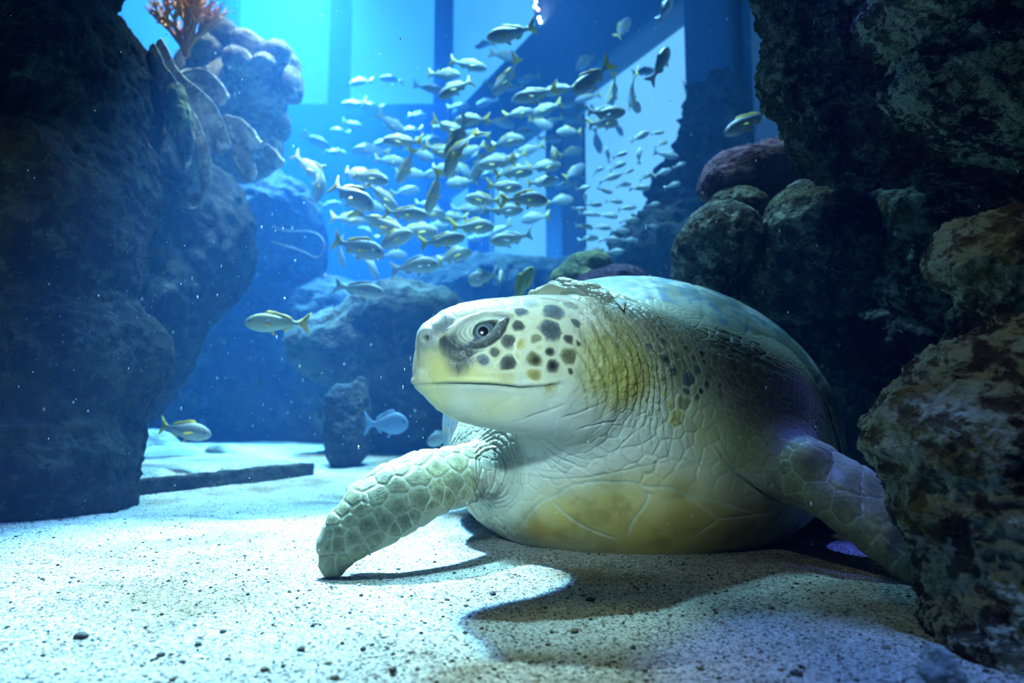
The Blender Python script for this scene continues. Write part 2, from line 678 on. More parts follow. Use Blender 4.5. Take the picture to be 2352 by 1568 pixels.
tv, tq = TF.mesh(0.0075, lo=(-0.40, 0.92, -0.03), hi=(1.0, 2.32, 0.66))
keep_q = tv[tq].mean(1)[:, 1] < 1.98        # the rear lies inside the shell
tq = tq[keep_q]
tv = TF.project(tv, 2)

fc = tv[tq].mean(1)
tv, tq, tx1 = subdivide(tv, tq, fc[:, 1] < 1.62)
fc = tv[tq].mean(1)


def in_view_detail(c):
    k = c[:, 0] / c[:, 1] * FPX + 1176
    return (c[:, 1] < 1.42) & (k > 700) & (k < 1960) & (c[:, 2] > 0.0)


tv, tq, tx2 = subdivide(tv, tq, in_view_detail(fc))
EYE_P, _ = cast([(1110, 761)])
EYE_P = EYE_P[0]
fc = tv[tq].mean(1)
hd = np.linalg.norm(fc - EYE_P, axis=1) < 0.085
tv, tq, tx3 = subdivide(tv, tq, hd)
tv = TF.project(tv, 1)
turtle_extra = tx1 + tx2 + tx3
tn = normals_of(tv, tq)
for _l in turtle_extra:
    for _i in _l:
        if abs(tn[_i]).sum() < 1e-6:
            tn[_i] = (0, 0, 1)
base_v = tv.copy()

# ---------------------------------------------------------------- scales: seed points on the skin
def C(r, g, b):
    return np.array([r, g, b], np.float32)


DK, BK, OL, YE, BL, PA = C(.085, .092, .08), C(.02, .024, .024), C(.18, .175, .09), C(.42, .36, .09), C(.12, .15, .17), C(.56, .60, .50)
seeds = []   # (u, v, radius px, colour, centre darkness, cover)
for u, v, r, c, dk, cov in [
        (1192, 748, 17, DK, .4, 1), (1168, 783, 22, DK, .6, 1), (1197, 790, 15, YE, .25, .8), (1265, 757, 34, BL * .8, .3, 1), (1232, 780, 14, OL, .3, .9),
        (1307, 777, 16, DK, .5, 1), (1228, 824, 19, OL, .95, 1), (1266, 808, 13, DK, .9, 1), (1272, 840, 18, DK, .95, 1), (1309, 820, 24, OL * .8, .2, 1),
        (1166, 834, 24, DK, .7, 1), (1109, 826, 17, BL, .4, 1), (1225, 861, 18, YE * .75, .5, .9), (1312, 853, 8, DK, .4, 1), (1197, 717, 17, BL, .3, 1),
        (1272, 716, 30, BL, .25, 1), (1322, 741, 14, BL * .8, .2, 1), (1264, 889, 15, YE, .1, .6), (1137, 806, 15, DK, .6, 1), (1326, 786, 8, DK, .3, 1),
        (1016, 741, 34, BL, .3, .85), (1215, 695, 22, BL, .2, .6), (1310, 700, 20, BL, .2, .6), (1130, 696, 30, PA, .1, .3), (1060, 712, 26, PA, .1, .3),
        (1200, 880, 16, PA, 0, .4), (1165, 868, 20, YE, .1, .4), (1190, 815, 10, YE, .2, .5), (1240, 800, 8, YE, .2, .5),
        # shoulder spots
        (1522, 786, 16, DK, .9, 1), (1555, 815, 12, OL * .6, .6, 1), (1527, 823, 15, DK, .9, 1), (1545, 852, 12, DK, .95, 1), (1612, 812, 14, DK, .95, 1), (1618, 830, 7, BK, .5, 1),
        (1580, 870, 24, BL * .6, .4, 1), (1600, 850, 16, DK, .5, 1), (1623, 884, 10, DK, .95, 1), (1609, 902, 9, BK, .5, 1), (1576, 897, 14, BL * .6, .5, 1), (1650, 887, 8, DK, .8, 1),
        (1568, 925, 22, OL, .2, .9), (1555, 960, 26, YE * .8, .2, .8), (1600, 912, 10, DK, .4, 1), (1490, 795, 14, DK, .4, 1), (1505, 840, 12, OL, .5, 1), (1660, 770, 22, OL * .7, .4, 1), (1692, 785, 16, DK, .85, 1), (1612, 757, 16, OL * .9, .2, 1), (1740, 800, 22, OL * .6, .4, 1),
        (1500, 780, 10, OL, .4, 1), (1545, 785, 11, OL * .7, .4, 1), (1575, 800, 12, OL * .6, .5, 1), (1592, 822, 10, DK, .5, 1), (1560, 835, 10, OL * .7, .4, 1), (1640, 835, 12, OL * .7, .5, 1), (1660, 820, 10, DK, .7, 1), (1675, 817, 8, DK, .9, 1),
        (1528, 900, 12, YE * .7, .4, .8), (1520, 870, 11, OL * .8, .4, .9), (1540, 930, 14, YE * .8, .3, .7)]:
    seeds.append((u, v, r, c, dk, cov))
FL = C(.33, .34, .19)
n_fl0 = len(seeds)
for u, v, r in [(1085, 1098, 18), (1047, 1110, 24), (1006, 1128, 20), (968, 1142, 26), (914, 1160, 30), (884, 1192, 28), (848, 1207, 24), (812, 1238, 24), (776, 1251, 18), (757, 1290, 22), (930, 1195, 20), (780, 1290, 15),
                (1052, 1058, 25), (1001, 1068, 25), (955, 1095, 27), (914, 1115, 22), (866, 1133, 26), (827, 1167, 20), (802, 1192, 18), (774, 1218, 18), (752, 1255, 14),
                (1028, 1138, 15), (990, 1156, 15), (945, 1186, 16), (905, 1213, 15), (862, 1236, 15), (822, 1262, 14), (1065, 1132, 13), (1083, 1038, 22), (970, 1048, 22), (925, 1078, 16), (878, 1096, 18), (843, 1113, 18), (815, 1144, 16), (788, 1170, 14), (768, 1190, 12), (760, 1222, 12), (840, 1140, 12), (1020, 1038, 16)]:
    seeds.append((u, v, r, FL * (0.8 + 0.3 * random.random()), .45, .9))
n_fl1 = len(seeds)
for u, v, r, dk in [(1862, 1062, 36, .5), (1777, 1098, 22, .3), (1817, 1113, 20, .3), (1877, 1150, 34, .2), (1804, 1038, 14, .3), (1952, 1100, 30, .3), (1941, 1166, 30, .2), (1766, 1132, 16, .2), (2005, 1121, 26, .3),
                    (1975, 1228, 30, .2), (2022, 1170, 28, .2), (2026, 1275, 30, .2), (2070, 1230, 26, .2), (1900, 1190, 22, .2), (1835, 1150, 16, .2), (1800, 1075, 12, .3), (2075, 1320, 26, .2)]:
    seeds.append((u, v, r, OL * 1.25, dk, .8))
sp, st = cast([(s[0], s[1]) for s in seeds])
s_pos = [p for p in sp]
s_rad = [s[2] * 1.10 * t / FPX for s, t in zip(seeds, st)]
s_col = [s[3] for s in seeds]
s_dk = [s[4] for s in seeds]
s_cov = [s[5] for s in seeds]
s_rel = [1.0] * len(seeds)
n_hand = len(seeds)

# size of the random scales by place (photo pixel anchors, then distances in space)
zone_px = [  # u, v, spread px, scale radius m
    (1150, 780, 190, 0.020), (1120, 930, 130, 0.030), (1410, 800, 95, 0.0052), (1470, 880, 70, 0.006), (1360, 740, 60, 0.006), (1430, 730, 60, 0.008), (1350, 690, 60, 0.008),
    (1350, 980, 130, 0.014), (1250, 1050, 120, 0.012), (1450, 1050, 120, 0.013), (1600, 1050, 100, 0.015), (1560, 860, 90, 0.0095), (1700, 850, 90, 0.0075), (1760, 940, 90, 0.006),
    (1800, 985, 40, 0.0058), (1690, 1040, 70, 0.011), (1100, 1000, 40, 0.007), (1140, 1080, 40, 0.008), (900, 1150, 160, 0.026), (1960, 1160, 130, 0.028), (1450, 1200, 150, 0.03), (1170, 1140, 60, 0.012)]
zp, zt = cast([(z[0], z[1]) for z in zone_px])
zr = np.array([z[2] for z in zone_px]) * zt / FPX
zs = np.array([z[3] for z in zone_px])


def scale_radius(p):
    d2 = ((p[:, None, :] - zp[None]) ** 2).sum(2)
    w = np.exp(-d2 / (zr ** 2)) + 1e-6
    return (w * zs).sum(1) / w.sum(1)


cand = RNG.permutation(np.where(base_v[:, 1] < 1.62)[0])[:26000]
crad = scale_radius(base_v[cand])
ap = np.array(s_pos + [[9, 9, 9]] * 6000, np.float32)
ar = np.array(s_rad + [0] * 6000, np.float32)
na = len(s_pos)
for i, r in zip(cand, crad):
    p = base_v[i]
    d2 = ((ap[:na] - p) ** 2).sum(1)
    if np.any(d2 < (0.62 * ar[:na] + 0.85 * r) ** 2):
        continue
    if na >= len(ap):
        break
    ap[na] = p
    ar[na] = r
    na += 1
ap, ar = ap[:na], ar[:na]
nz = na - n_hand
col_all = np.zeros((na, 3), np.float32)
col_all[:n_hand] = np.array(s_col)
dk_all = np.concatenate([np.array(s_dk), np.zeros(nz)]).astype(np.float32)
cov_all = np.concatenate([np.array(s_cov), np.zeros(nz)]).astype(np.float32)

# two nearest seeds in units of their radius
nv = len(base_v)
i1 = np.zeros(nv, np.int32)
f1 = np.full(nv, 9.0, np.float32)
f2 = np.full(nv, 9.0, np.float32)
wob = np.stack([fbm(base_v, 45, 2, seed=s) for s in (3, 5, 9)], 1) * 0.004
qv = base_v + wob
cellk = np.floor(qv / 0.10).astype(np.int64)
cellk = (cellk[:, 0] * 1000 + cellk[:, 1]) * 1000 + cellk[:, 2]
order = np.argsort(cellk, kind='stable')
cuts = np.concatenate([[0], np.where(np.diff(cellk[order]))[0] + 1, [nv]])
for ca, cb in zip(cuts[:-1], cuts[1:]):
    sel = order[ca:cb]
    q = qv[sel]
    near = np.where(np.all((ap > q.min(0) - 0.13) & (ap < q.max(0) + 0.13), axis=1))[0]
    if len(near) < 2:
        near = np.arange(na)
    apn, arn = ap[near], ar[near]
    d2 = (q * q).sum(1)[:, None] + (apn * apn).sum(1)[None] - 2 * q @ apn.T
    d = np.sqrt(np.maximum(d2, 0)) - arn[None] * 0.75
    k = np.argpartition(d, 1, axis=1)[:, :2]
    dd = np.take_along_axis(d, k, 1)
    o = np.argsort(dd, 1)
    k = np.take_along_axis(k, o, 1)
    dd = np.take_along_axis(dd, o, 1)
    i1[sel] = near[k[:, 0]]
    f1[sel] = dd[:, 0]
    f2[sel] = dd[:, 1]
rad1 = ar[i1]
edge = (f2 - f1)                                   # 0 on the seam between two scales
hand = i1 < n_hand
inner = 1 - np.clip((f1 + 0.75 * rad1) / rad1, 0, 1)  # 1 at the centre of a scale
TC = [base_v, tn]


# ---------------------------------------------------------------- paint
def blobs(base, items):
    pts, tt = cast([(b[0], b[1]) for b in items])
    col = np.tile(np.array(base, np.float32), (nv, 1))
    for p, t, b in zip(pts, tt, items):
        r = b[2] * t / FPX
        sel = np.where(np.all(np.abs(base_v - p) < 2.4 * r, axis=1))[0]
        w = np.exp(-(((base_v[sel] - p) ** 2).sum(1) / (r * r)) ** (b[5] if len(b) > 5 else 1.0)) * b[4]
        col[sel] += (np.array(b[3], np.float32) - col[sel]) * w[:, None]
    return col


WHITE = C(.68, .70, .64)
paint = blobs(C(.36, .36, .26), [
    # pale throat and chest
    (1150, 950, 90, WHITE, .95), (1270, 960, 85, WHITE, 1), (1400, 1000, 100, WHITE, 1), (1220, 1050, 90, WHITE * .95, .9), (1350, 1060, 110, WHITE, 1), (1500, 1050, 90, WHITE * .97, .95), (1600, 1090, 80, C(.58, .62, .55), .9), (1700, 1120, 60, C(.52, .56, .50), .8), (1180, 1130, 70, C(.60, .62, .50), .9), (1480, 970, 60, C(.60, .63, .52), .8),
    # top of head and neck
    (1150, 700, 120, C(.62, .66, .62), .8), (1290, 700, 80, C(.50, .54, .50), .7), (1020, 730, 60, C(.52, .58, .60), .8), (1230, 760, 120, C(.60, .62, .46), .7),
    (1220, 840, 110, C(.60, .64, .50), .8), (1150, 810, 60, C(.60, .62, .42), .6),
    (1400, 760, 80, C(.30, .31, .22), .9), (1410, 830, 60, C(.27, .24, .055), .97), (1462, 872, 52, C(.29, .24, .04), .97), (1370, 870, 44, C(.36, .34, .10), .8), (1440, 790, 50, C(.17, .165, .075), .95), (1365, 800, 30, C(.34, .33, .14), .7), (1340, 720, 40, C(.50, .52, .46), .7),
    (1440, 760, 55, C(.20, .195, .10), .9), (1455, 830, 55, C(.24, .21, .06), .95), (1450, 885, 50, C(.27, .22, .04), .95), (1490, 850, 45, C(.22, .20, .06), .9), (1400, 850, 45, C(.30, .27, .07), .9), (1385, 800, 45, C(.28, .265, .10), .85), (1420, 905, 40, C(.36, .33, .10), .8), (1355, 830, 35, C(.36, .35, .15), .6),
    # shoulder
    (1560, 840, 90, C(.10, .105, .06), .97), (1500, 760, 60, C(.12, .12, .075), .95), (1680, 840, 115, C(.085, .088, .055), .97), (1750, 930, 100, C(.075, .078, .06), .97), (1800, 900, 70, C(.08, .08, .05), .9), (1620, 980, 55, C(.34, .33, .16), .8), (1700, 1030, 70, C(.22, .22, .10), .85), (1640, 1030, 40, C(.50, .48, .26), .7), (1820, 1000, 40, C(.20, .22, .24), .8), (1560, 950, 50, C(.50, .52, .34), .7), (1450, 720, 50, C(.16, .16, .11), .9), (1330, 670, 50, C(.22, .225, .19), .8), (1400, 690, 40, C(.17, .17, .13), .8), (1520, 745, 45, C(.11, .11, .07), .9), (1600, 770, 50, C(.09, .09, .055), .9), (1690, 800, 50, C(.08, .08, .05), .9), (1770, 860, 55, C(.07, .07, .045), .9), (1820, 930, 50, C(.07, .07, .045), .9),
    # belly
    (1400, 1170, 80, C(.52, .43, .15), .95), (1300, 1190, 70, C(.48, .37, .11), .95), (1240, 1220, 50, C(.46, .33, .08), .95), (1560, 1180, 90, C(.48, .38, .12), .95), (1640, 1215, 80, C(.44, .33, .09), .95), (1480, 1230, 120, C(.42, .31, .08), .95), (1730, 1210, 80, C(.38, .29, .08), .9), (1240, 1215, 18, C(.42, .26, .07), .55), (1315, 1155, 9, C(.40, .26, .06), .6), (1560, 1200, 40, C(.34, .20, .04), .6), (1450, 1140, 16, C(.50, .36, .1), .4), (1500, 1130, 60, C(.62, .54, .28), .6),
    # flippers
    (1040, 1090, 70, C(.52, .55, .42), .9), (950, 1120, 80, C(.54, .57, .44), .9), (870, 1170, 80, C(.52, .55, .42), .9), (800, 1230, 70, C(.50, .52, .36), .9), (765, 1295, 40, C(.50, .46, .24), .9), (900, 1225, 40, C(.56, .56, .34), .7), (1000, 1165, 30, C(.56, .56, .34), .7),
    (1880, 1110, 80, C(.24, .26, .17), .9), (1980, 1180, 90, C(.24, .26, .18), .9), (2060, 1280, 90, C(.24, .25, .17), .9),
    # beak and lips
    (1010, 850, 60, C(.60, .54, .21), .95, 1.5), (1080, 868, 45, C(.60, .54, .22), .95, 1.5), (1140, 872, 30, C(.60, .56, .27), .8, 1.5), (965, 850, 26, C(.62, .62, .46), .8), (968, 835, 12, C(.46, .34, .16), .6),
    (1000, 910, 40, C(.62, .58, .24), .85), (1130, 940, 50, C(.62, .59, .28), .8), (1060, 925, 40, C(.66, .68, .52), .7), (1190, 930, 40, C(.70, .69, .42), .6), (1100, 985, 60, C(.68, .70, .60), .7)])
light_v = 0.5 + 0.5 * fbm(base_v, 30, 3, seed=21)
# dark streaked patch between beak and eye
pc, pt_ = cast([(1040, 800), (1075, 812), (1022, 785), (1055, 835), (1000, 770), (1000, 800)])
streak = 0.5 + 0.5 * fbm(np.stack([base_v[:, 0] * 190, base_v[:, 1] * 60, base_v[:, 2] * 22], 1), 1.0, 3, seed=4)
for p, r, a in zip(pc, (29, 25, 16, 26, 11, 9), (1.0, 1.0, 1.0, .85, .6, .35)):
    w = np.exp(-(((base_v - p) ** 2).sum(1) / (r * 0.00070) ** 2) ** 1.6) * a
    w = np.clip(w * (0.55 + 1.0 * streak), 0, 1)
    paint += (C(.045, .055, .06) - paint) * w[:, None]

fresh = np.where(hand, cov_all[i1], 0)
sc = col_all[i1]
rnd = RNG.random(na).astype(np.float32)[i1]
wn = fbm(base_v, 150, 3, seed=8)
wn2 = fbm(base_v, 420, 3, seed=18)
body_in = sstep(0.0015, 0.0075, edge + 0.0018 * wn) * sstep(-0.02, 0.42, inner + 0.16 * wn)
is_fl = (i1 >= n_fl0) & (i1 < n_hand)
body_in = np.where(is_fl, sstep(0.0004, 0.003, edge), body_in)
mot = 1.0 + 0.55 * wn + 0.55 * wn2
dark_c = sstep(0.38, 0.80, inner + 0.22 * wn + 0.10 * wn2) * dk_all[i1]
scol = sc * (1 - 0.92 * dark_c)[:, None] * np.clip(mot, 0.35, 1.8)[:, None]
wgt = (fresh * body_in)[:, None]
halo = (fresh * sstep(-0.3, 0.3, inner) * (1 - body_in) * (i1 < 29))[:, None] * 0.55
paint = paint * (1 - halo) + C(.50, .47, .20) * halo
paint = paint * (1 - wgt) + scol * wgt
# random scales: cell tint and seams
pale_zone = np.clip((paint.mean(1) - 0.3) * 3, 0, 1)
cell = (~hand) * sstep(0.0006, 0.003, edge)
dark_cells = (rnd > 0.72) & (~hand)
shoulder_p, _ = cast([(1560, 840), (1670, 850), (1600, 880)])
shw = np.max([np.exp(-((base_v - p) ** 2).sum(1) / 0.085 ** 2) for p in shoulder_p], 0)
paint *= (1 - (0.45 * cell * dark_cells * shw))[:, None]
paint *= (0.94 + 0.12 * rnd)[:, None]
bel_pts, _ = cast([(1300, 1190), (1400, 1170), (1560, 1190), (1480, 1220), (1240, 1225), (1640, 1215), (1740, 1210), (1360, 1240), (1560, 1240)])
belly = np.clip(np.max([np.exp(-(((base_v - p) ** 2).sum(1) / 0.068 ** 2) ** 2) for p in bel_pts], 0) * 1.3, 0, 1)
seam = (1 - sstep(0.0, 1.0, edge / np.clip(0.16 * rad1, 0.0006, 0.0020))) * (1 - belly)
big = np.clip((rad1 - 0.010) / 0.012, 0, 1)
seamcol = np.where(pale_zone[:, None] > 0.75, C(.42, .50, .52), C(.36, .38, .30))
seamcol = np.where((hand & ((i1 < 29) | is_fl))[:, None], C(.56, .60, .54), seamcol)
ks = np.where(hand & (cov_all[i1] > 0), 0.55, 0.30 + 0.25 * shw)
ks = np.where(is_fl, 0.8, ks)
paint = paint * (1 - (seam * ks)[:, None]) + seamcol * (seam * ks)[:, None]

# ---------------------------------------------------------------- relief
disp = np.zeros(nv, np.float32)
relief = np.clip(rad1 * 0.14, 0.0004, 0.0026)
hb = np.linalg.norm(base_v - HEAD_O.astype(np.float32), axis=1)
on_head = sstep(0.22, 0.17, hb) * (base_v[:, 1] < 1.2)
relief *= (1 - 0.72 * on_head)
relief = np.where(is_fl, 0.0010, relief) * (1 - belly)
throat_p, _ = cast([(1300, 980), (1400, 1040), (1200, 960)])
thw = np.max([np.exp(-((base_v - p) ** 2).sum(1) / 0.10 ** 2) for p in throat_p], 0)
relief *= (1 - 0.55 * thw)
disp += relief * (sstep(0.0, 0.55, edge / np.maximum(rad1, 0.004)) - 0.8)
# neck folds: arcs around the back of the head
fold_c = P(1190, 880, 1.15).astype(np.float32)
rel = base_v - fold_c
rd = np.sqrt(rel[:, 0] ** 2 + 0.5 * rel[:, 1] ** 2 + rel[:, 2] ** 2)
ang = np.arctan2(rel[:, 2], rel[:, 0])
warp = fbm(base_v, 14, 3, seed=31) * 0.012
fw = sstep(0.105, 0.13, rd) * sstep(0.33, 0.24, rd) * sstep(-0.55, 0.10, ang) * sstep(2.2, 1.6, ang) * sstep(0.075, 0.125, base_v[:, 0])
ph = (rd + warp + 0.010 * ang) / 0.0135
ridge = np.abs(np.sin(ph * math.pi)) ** 0.7
ampn = 0.0045 + 0.003 * fbm(base_v, 20, 2, seed=33)
disp += fw * ampn * (ridge - 0.6)
fine = fbm(base_v, 130, 3, seed=35, ridged=True)
disp += fw * 0.0024 * fine
paint *= (1 + 0.25 * fw * fine)[:, None]
paint *= (1 - 0.30 * fw * (1 - ridge))[:, None]
# throat creases
tl = fbm(np.stack([base_v[:, 0] * 12 - base_v[:, 2] * 10, base_v[:, 1] * 10, base_v[:, 2] * 46 + base_v[:, 0] * 26], 1), 1.0, 3, seed=40, ridged=True)
disp += thw * 0.0018 * np.clip(tl, -0.5, 0.8) * (1 - on_head)
# shoulder wrinkles
wr_p, _ = cast([(1740, 860), (1770, 940), (1700, 900), (1690, 810), (1800, 1000)])
wrw = np.max([np.exp(-((base_v - p) ** 2).sum(1) / 0.062 ** 2) for p in wr_p], 0)
wv = fbm(np.stack([base_v[:, 0] * 34 + base_v[:, 2] * 20, base_v[:, 1] * 18, base_v[:, 2] * 75 + base_v[:, 0] * 30], 1), 1.0, 3, seed=44, ridged=True)
disp += wrw * 0.0045 * wv
# rings round the flipper sockets
for px, py, r0, r1 in ((1128, 1080, 0.045, 0.085),):
    pp, _ = cast([(px, py)])
    d = np.linalg.norm((base_v - pp[0]) * np.array([1.6, 0.8, 1.0], np.float32), axis=1)
    rw = sstep(r0 - .01, r0, d) * sstep(r1 + .02, r1, d) * (base_v[:, 0] > pp[0][0] - 0.03)
    disp += rw * 0.0028 * (np.abs(np.sin(d / 0.011 * math.pi + 2 * fbm(base_v, 25, 2, seed=50))) - 0.5)
    paint *= (1 - 0.25 * rw)[:, None]
# mouth
dm, mm, mt_, ms_ = mouth_dz(base_v.astype(np.float64))
inhead = (hb < 0.24) & (base_v[:, 1] < 1.2)
gr = np.exp(-(dm / 0.0026) ** 2) * mm * inhead * (0.35 + 0.65 * np.exp(-((base_v[:, 0] - P(1110, 890, 1.02)[0]) / 0.062) ** 4))
disp -= gr * 0.0055
lip = np.exp(-((dm - 0.006) / 0.004) ** 2) * mm * inhead
disp += lip * 0.0016
paint = paint * (1 - 0.75 * gr[:, None]) + C(.10, .13, .14) * 0.75 * gr[:, None]
mth, _ = cast([(1090, 900)])
mw = np.exp(-(((base_v[:, 0] - mth[0][0]) / 0.055) ** 2)) * np.exp(-((dm + 0.006) / 0.007) ** 2) * inhead * (ms_ > 0)
paint += (C(.34, .42, .46) - paint) * (0.55 * mw)[:, None]
# nostrils
for (nu, nvv), a in (((979, 776), 1.0),):
    pp, _ = cast([(nu, nvv)])
    d = np.linalg.norm(base_v - pp[0], axis=1)
    disp -= 0.006 * np.exp(-(d / 0.0042) ** 2)
    disp += 0.003 * np.exp(-((d - 0.011) / 0.006) ** 2)
    paint += (C(.02, .025, .03) - paint) * (np.exp(-(d / 0.0048) ** 4) * .95)[:, None]
    paint += (C(.16, .20, .24) - paint) * (np.exp(-((d - 0.012) / 0.007) ** 2) * .6)[:, None]
# crest between beak plate and nose
cp, _ = cast([(990, 790), (1010, 770), (1030, 772)])

# ---------------------------------------------------------------- eye
eg, _ = TF.grad(EYE_P[None])
EYE_N = eg[0]
view = np.array([0, 0, CAM_H], np.float32) - EYE_P
view /= np.linalg.norm(view)
EYE_N = EYE_N + 0.25 * view
EYE_N /= np.linalg.norm(EYE_N)
EX = np.cross(np.array([0, 0, 1.0]), EYE_N)
EX /= np.linalg.norm(EX)
EY = np.cross(EYE_N, EX)
epx = np.linalg.norm(EYE_P - np.array([0, 0, CAM_H])) / FPX
rel = base_v - EYE_P
ea = (rel @ EX) / epx
eb = (rel @ EY) / epx
near_eye = (np.abs(rel @ EYE_N) < 0.05) & (np.abs(ea) < 110) & (np.abs(eb) < 100)
EC = (1112, 759)
in_poly = [(1094, 783), (1087, 771), (1090, 757), (1098, 746), (1108, 741), (1118, 738), (1130, 736), (1142, 735), (1137, 748), (1129, 759), (1117, 770), (1105, 779)]
out_poly = [(1171, 722), (1164, 745), (1155, 766), (1140, 783), (1122, 795), (1105, 801), (1091, 802), (1075, 799), (1060, 792), (1046, 781), (1040, 768), (1046, 754), (1058, 744), (1078, 731), (1100, 721), (1130, 714), (1156, 712)]


def polar(poly):
    a = np.array([math.atan2(EC[1] - y, x - EC[0]) for x, y in poly])
    r = np.array([math.hypot(x - EC[0], y - EC[1]) for x, y in poly])
    o = np.argsort(a)
    a, r = a[o], r[o]
    return np.concatenate([a - 2 * math.pi, a, a + 2 * math.pi]), np.concatenate([r, r, r])


pa = ea - (EC[0] - 1110)
pb = eb - (761 - EC[1])
pth = np.arctan2(pb, pa)
prr = np.hypot(pa, pb)
R1 = np.interp(pth, *polar(in_poly))
R2 = np.interp(pth, *polar(out_poly))
apd = prr - R1
ok_ = (prr - R1) / (R2 - R1)                    # 0 at the lid opening, 1 at the outer crease
# lower lid lies below the line from the front corner to the rear corner
lx0, ly0, lx1, ly1 = 1082 - EC[0], EC[1] - 786, 1168 - EC[0], EC[1] - 722
sd = ((lx1 - lx0) * (pb - ly0) - (ly1 - ly0) * (pa - lx0)) / math.hypot(lx1 - lx0, ly1 - ly0)
upside = sstep(-4, 4, sd)
hole = near_eye * sstep(1.0, -3.5, apd)
rim = near_eye * np.exp(-((apd - 3) / 4.0) ** 2)
disp = np.where(near_eye, disp * sstep(0.8, 1.4, ok_), disp)
ring_ph = ok_ * 4.2 + 0.25 * fbm(base_v, 60, 2, seed=61)
rings = near_eye * upside * sstep(0.05, 0.15, ok_) * sstep(1.0, 0.85, ok_)
disp += rings * 0.0007 * np.sin(ring_ph * 2 * math.pi)
lowb = near_eye * (1 - upside) * np.exp(-((ok_ - 0.5) / 0.38) ** 2)
disp += lowb * 0.0045
disp += rim * upside * 0.0018
crease = near_eye * np.exp(-((ok_ - 1.0) * (R2 - R1) / 3.0) ** 2)
disp -= crease * 0.0026
disp += near_eye * upside * np.exp(-((ok_ - 1.28) / 0.2) ** 2) * 0.0030     # brow
disp += 0.0035 * near_eye * sstep(1.5, 0.2, ok_) * sstep(-4, 2, apd)
disp -= hole * 0.016
lw = near_eye * sstep(1.03, 0.95, ok_)
lidn = 0.5 + 0.5 * fbm(base_v, 140, 3, seed=65)
ringc = 0.72 + 0.22 * np.sin(ring_ph * 2 * math.pi) + 0.30 * lidn
lidcol = (C(.36, .40, .34)[None] * (1 - sstep(.75, .3, ok_))[:, None] + C(.50, .55, .45)[None] * sstep(.75, .3, ok_)[:, None])
paint += (lidcol * ringc[:, None] - paint) * (lw * upside * .9)[:, None]
lown = 0.5 + 0.5 * fbm(base_v, 170, 3, seed=66)
lowc = C(.11, .13, .14)[None] * (0.6 + 2.0 * sstep(.48, .8, lown))[:, None] + C(.18, .20, .15)[None] * (sstep(0.35, 0, ok_) * lown * 1.5)[:, None]
paint += (lowc - paint) * (lw * (1 - upside) * .95)[:, None]
paint += (C(.05, .065, .075) - paint) * (crease * (0.85 - 0.45 * upside))[:, None]
paint += (C(.10, .12, .13) - paint) * (near_eye * np.exp(-((ea + 66) ** 2 + (eb + 12) ** 2) / 10.0 ** 2) * .8)[:, None]
paint += (C(.10, .13, .15) - paint) * (near_eye * np.exp(-((ea - 44) ** 2 / 22.0 ** 2 + (eb - 42) ** 2 / 7.0 ** 2)) * .8)[:, None]
paint += (C(.03, .04, .05) - paint) * (near_eye * np.exp(-(apd / 2.0) ** 2) * .7)[:, None]
paint += (C(.02, .03, .04) - paint) * hole[:, None]


# ---------------------------------------------------------------- creases in the skin and seams of the belly plates
crease_jobs = []


def crease_line(px, w, depth, color=None, strength=0.0, bulge=0.0):
    px = np.array(px, float)
    seg = np.concatenate([[0], np.cumsum(np.hypot(*np.diff(px, axis=0).T))])
    tt = np.linspace(0, seg[-1], max(3, int(seg[-1] / 5)))
    xs = np.interp(tt, seg, px[:, 0])
    ys = np.interp(tt, seg, px[:, 1])
    if len(tt) > 9:
        ker = np.ones(7) / 7
        xs[3:-3] = np.convolve(xs, ker, 'valid')
        ys[3:-3] = np.convolve(ys, ker, 'valid')
    crease_jobs.append((list(zip(xs, ys)), w, depth, color, strength, bulge))


def run_creases():
    global disp, paint
    allp, _ = cast([p for job in crease_jobs for p in job[0]])
    o = 0
    for px, w, depth, color, strength, bulge in crease_jobs:
        n = len(px)
        pts = allp[o:o + n]
        o += n
        ends = sstep(0, 0.12, np.minimum(np.arange(n), np.arange(n)[::-1]) / n) * 0.85 + 0.15
        coarse = np.where(np.all((qv2 > pts.min(0) - 4 * w) & (qv2 < pts.max(0) + 4 * w), axis=1))[0]
        sub = qv2[coarse]
        best = np.full(len(coarse), 1.0, np.float32)
        be = np.ones(len(coarse), np.float32)
        for a in range(0, n, 10):
            seg = pts[a:a + 11]
            m = np.where(np.all((sub > seg.min(0) - 4 * w) & (sub < seg.max(0) + 4 * w), axis=1))[0]
            if not len(m):
                continue
            d2 = ((sub[m][:, None, :] - seg[None]) ** 2).sum(2)
            k = d2.argmin(1)
            d = np.sqrt(d2.min(1))
            up_ = d < best[m]
            best[m] = np.where(up_, d, best[m])
            be[m] = np.where(up_, ends[np.minimum(a + k, n - 1)], be[m])
        g = np.exp(-(best / w) ** 2) * be
        disp[coarse] -= depth * g
        if bulge:
            disp[coarse] += bulge * np.exp(-((best - 2.2 * w) / (1.2 * w)) ** 2) * be
        if color is not None:
            paint[coarse] += (color - paint[coarse]) * (g * strength)[:, None]


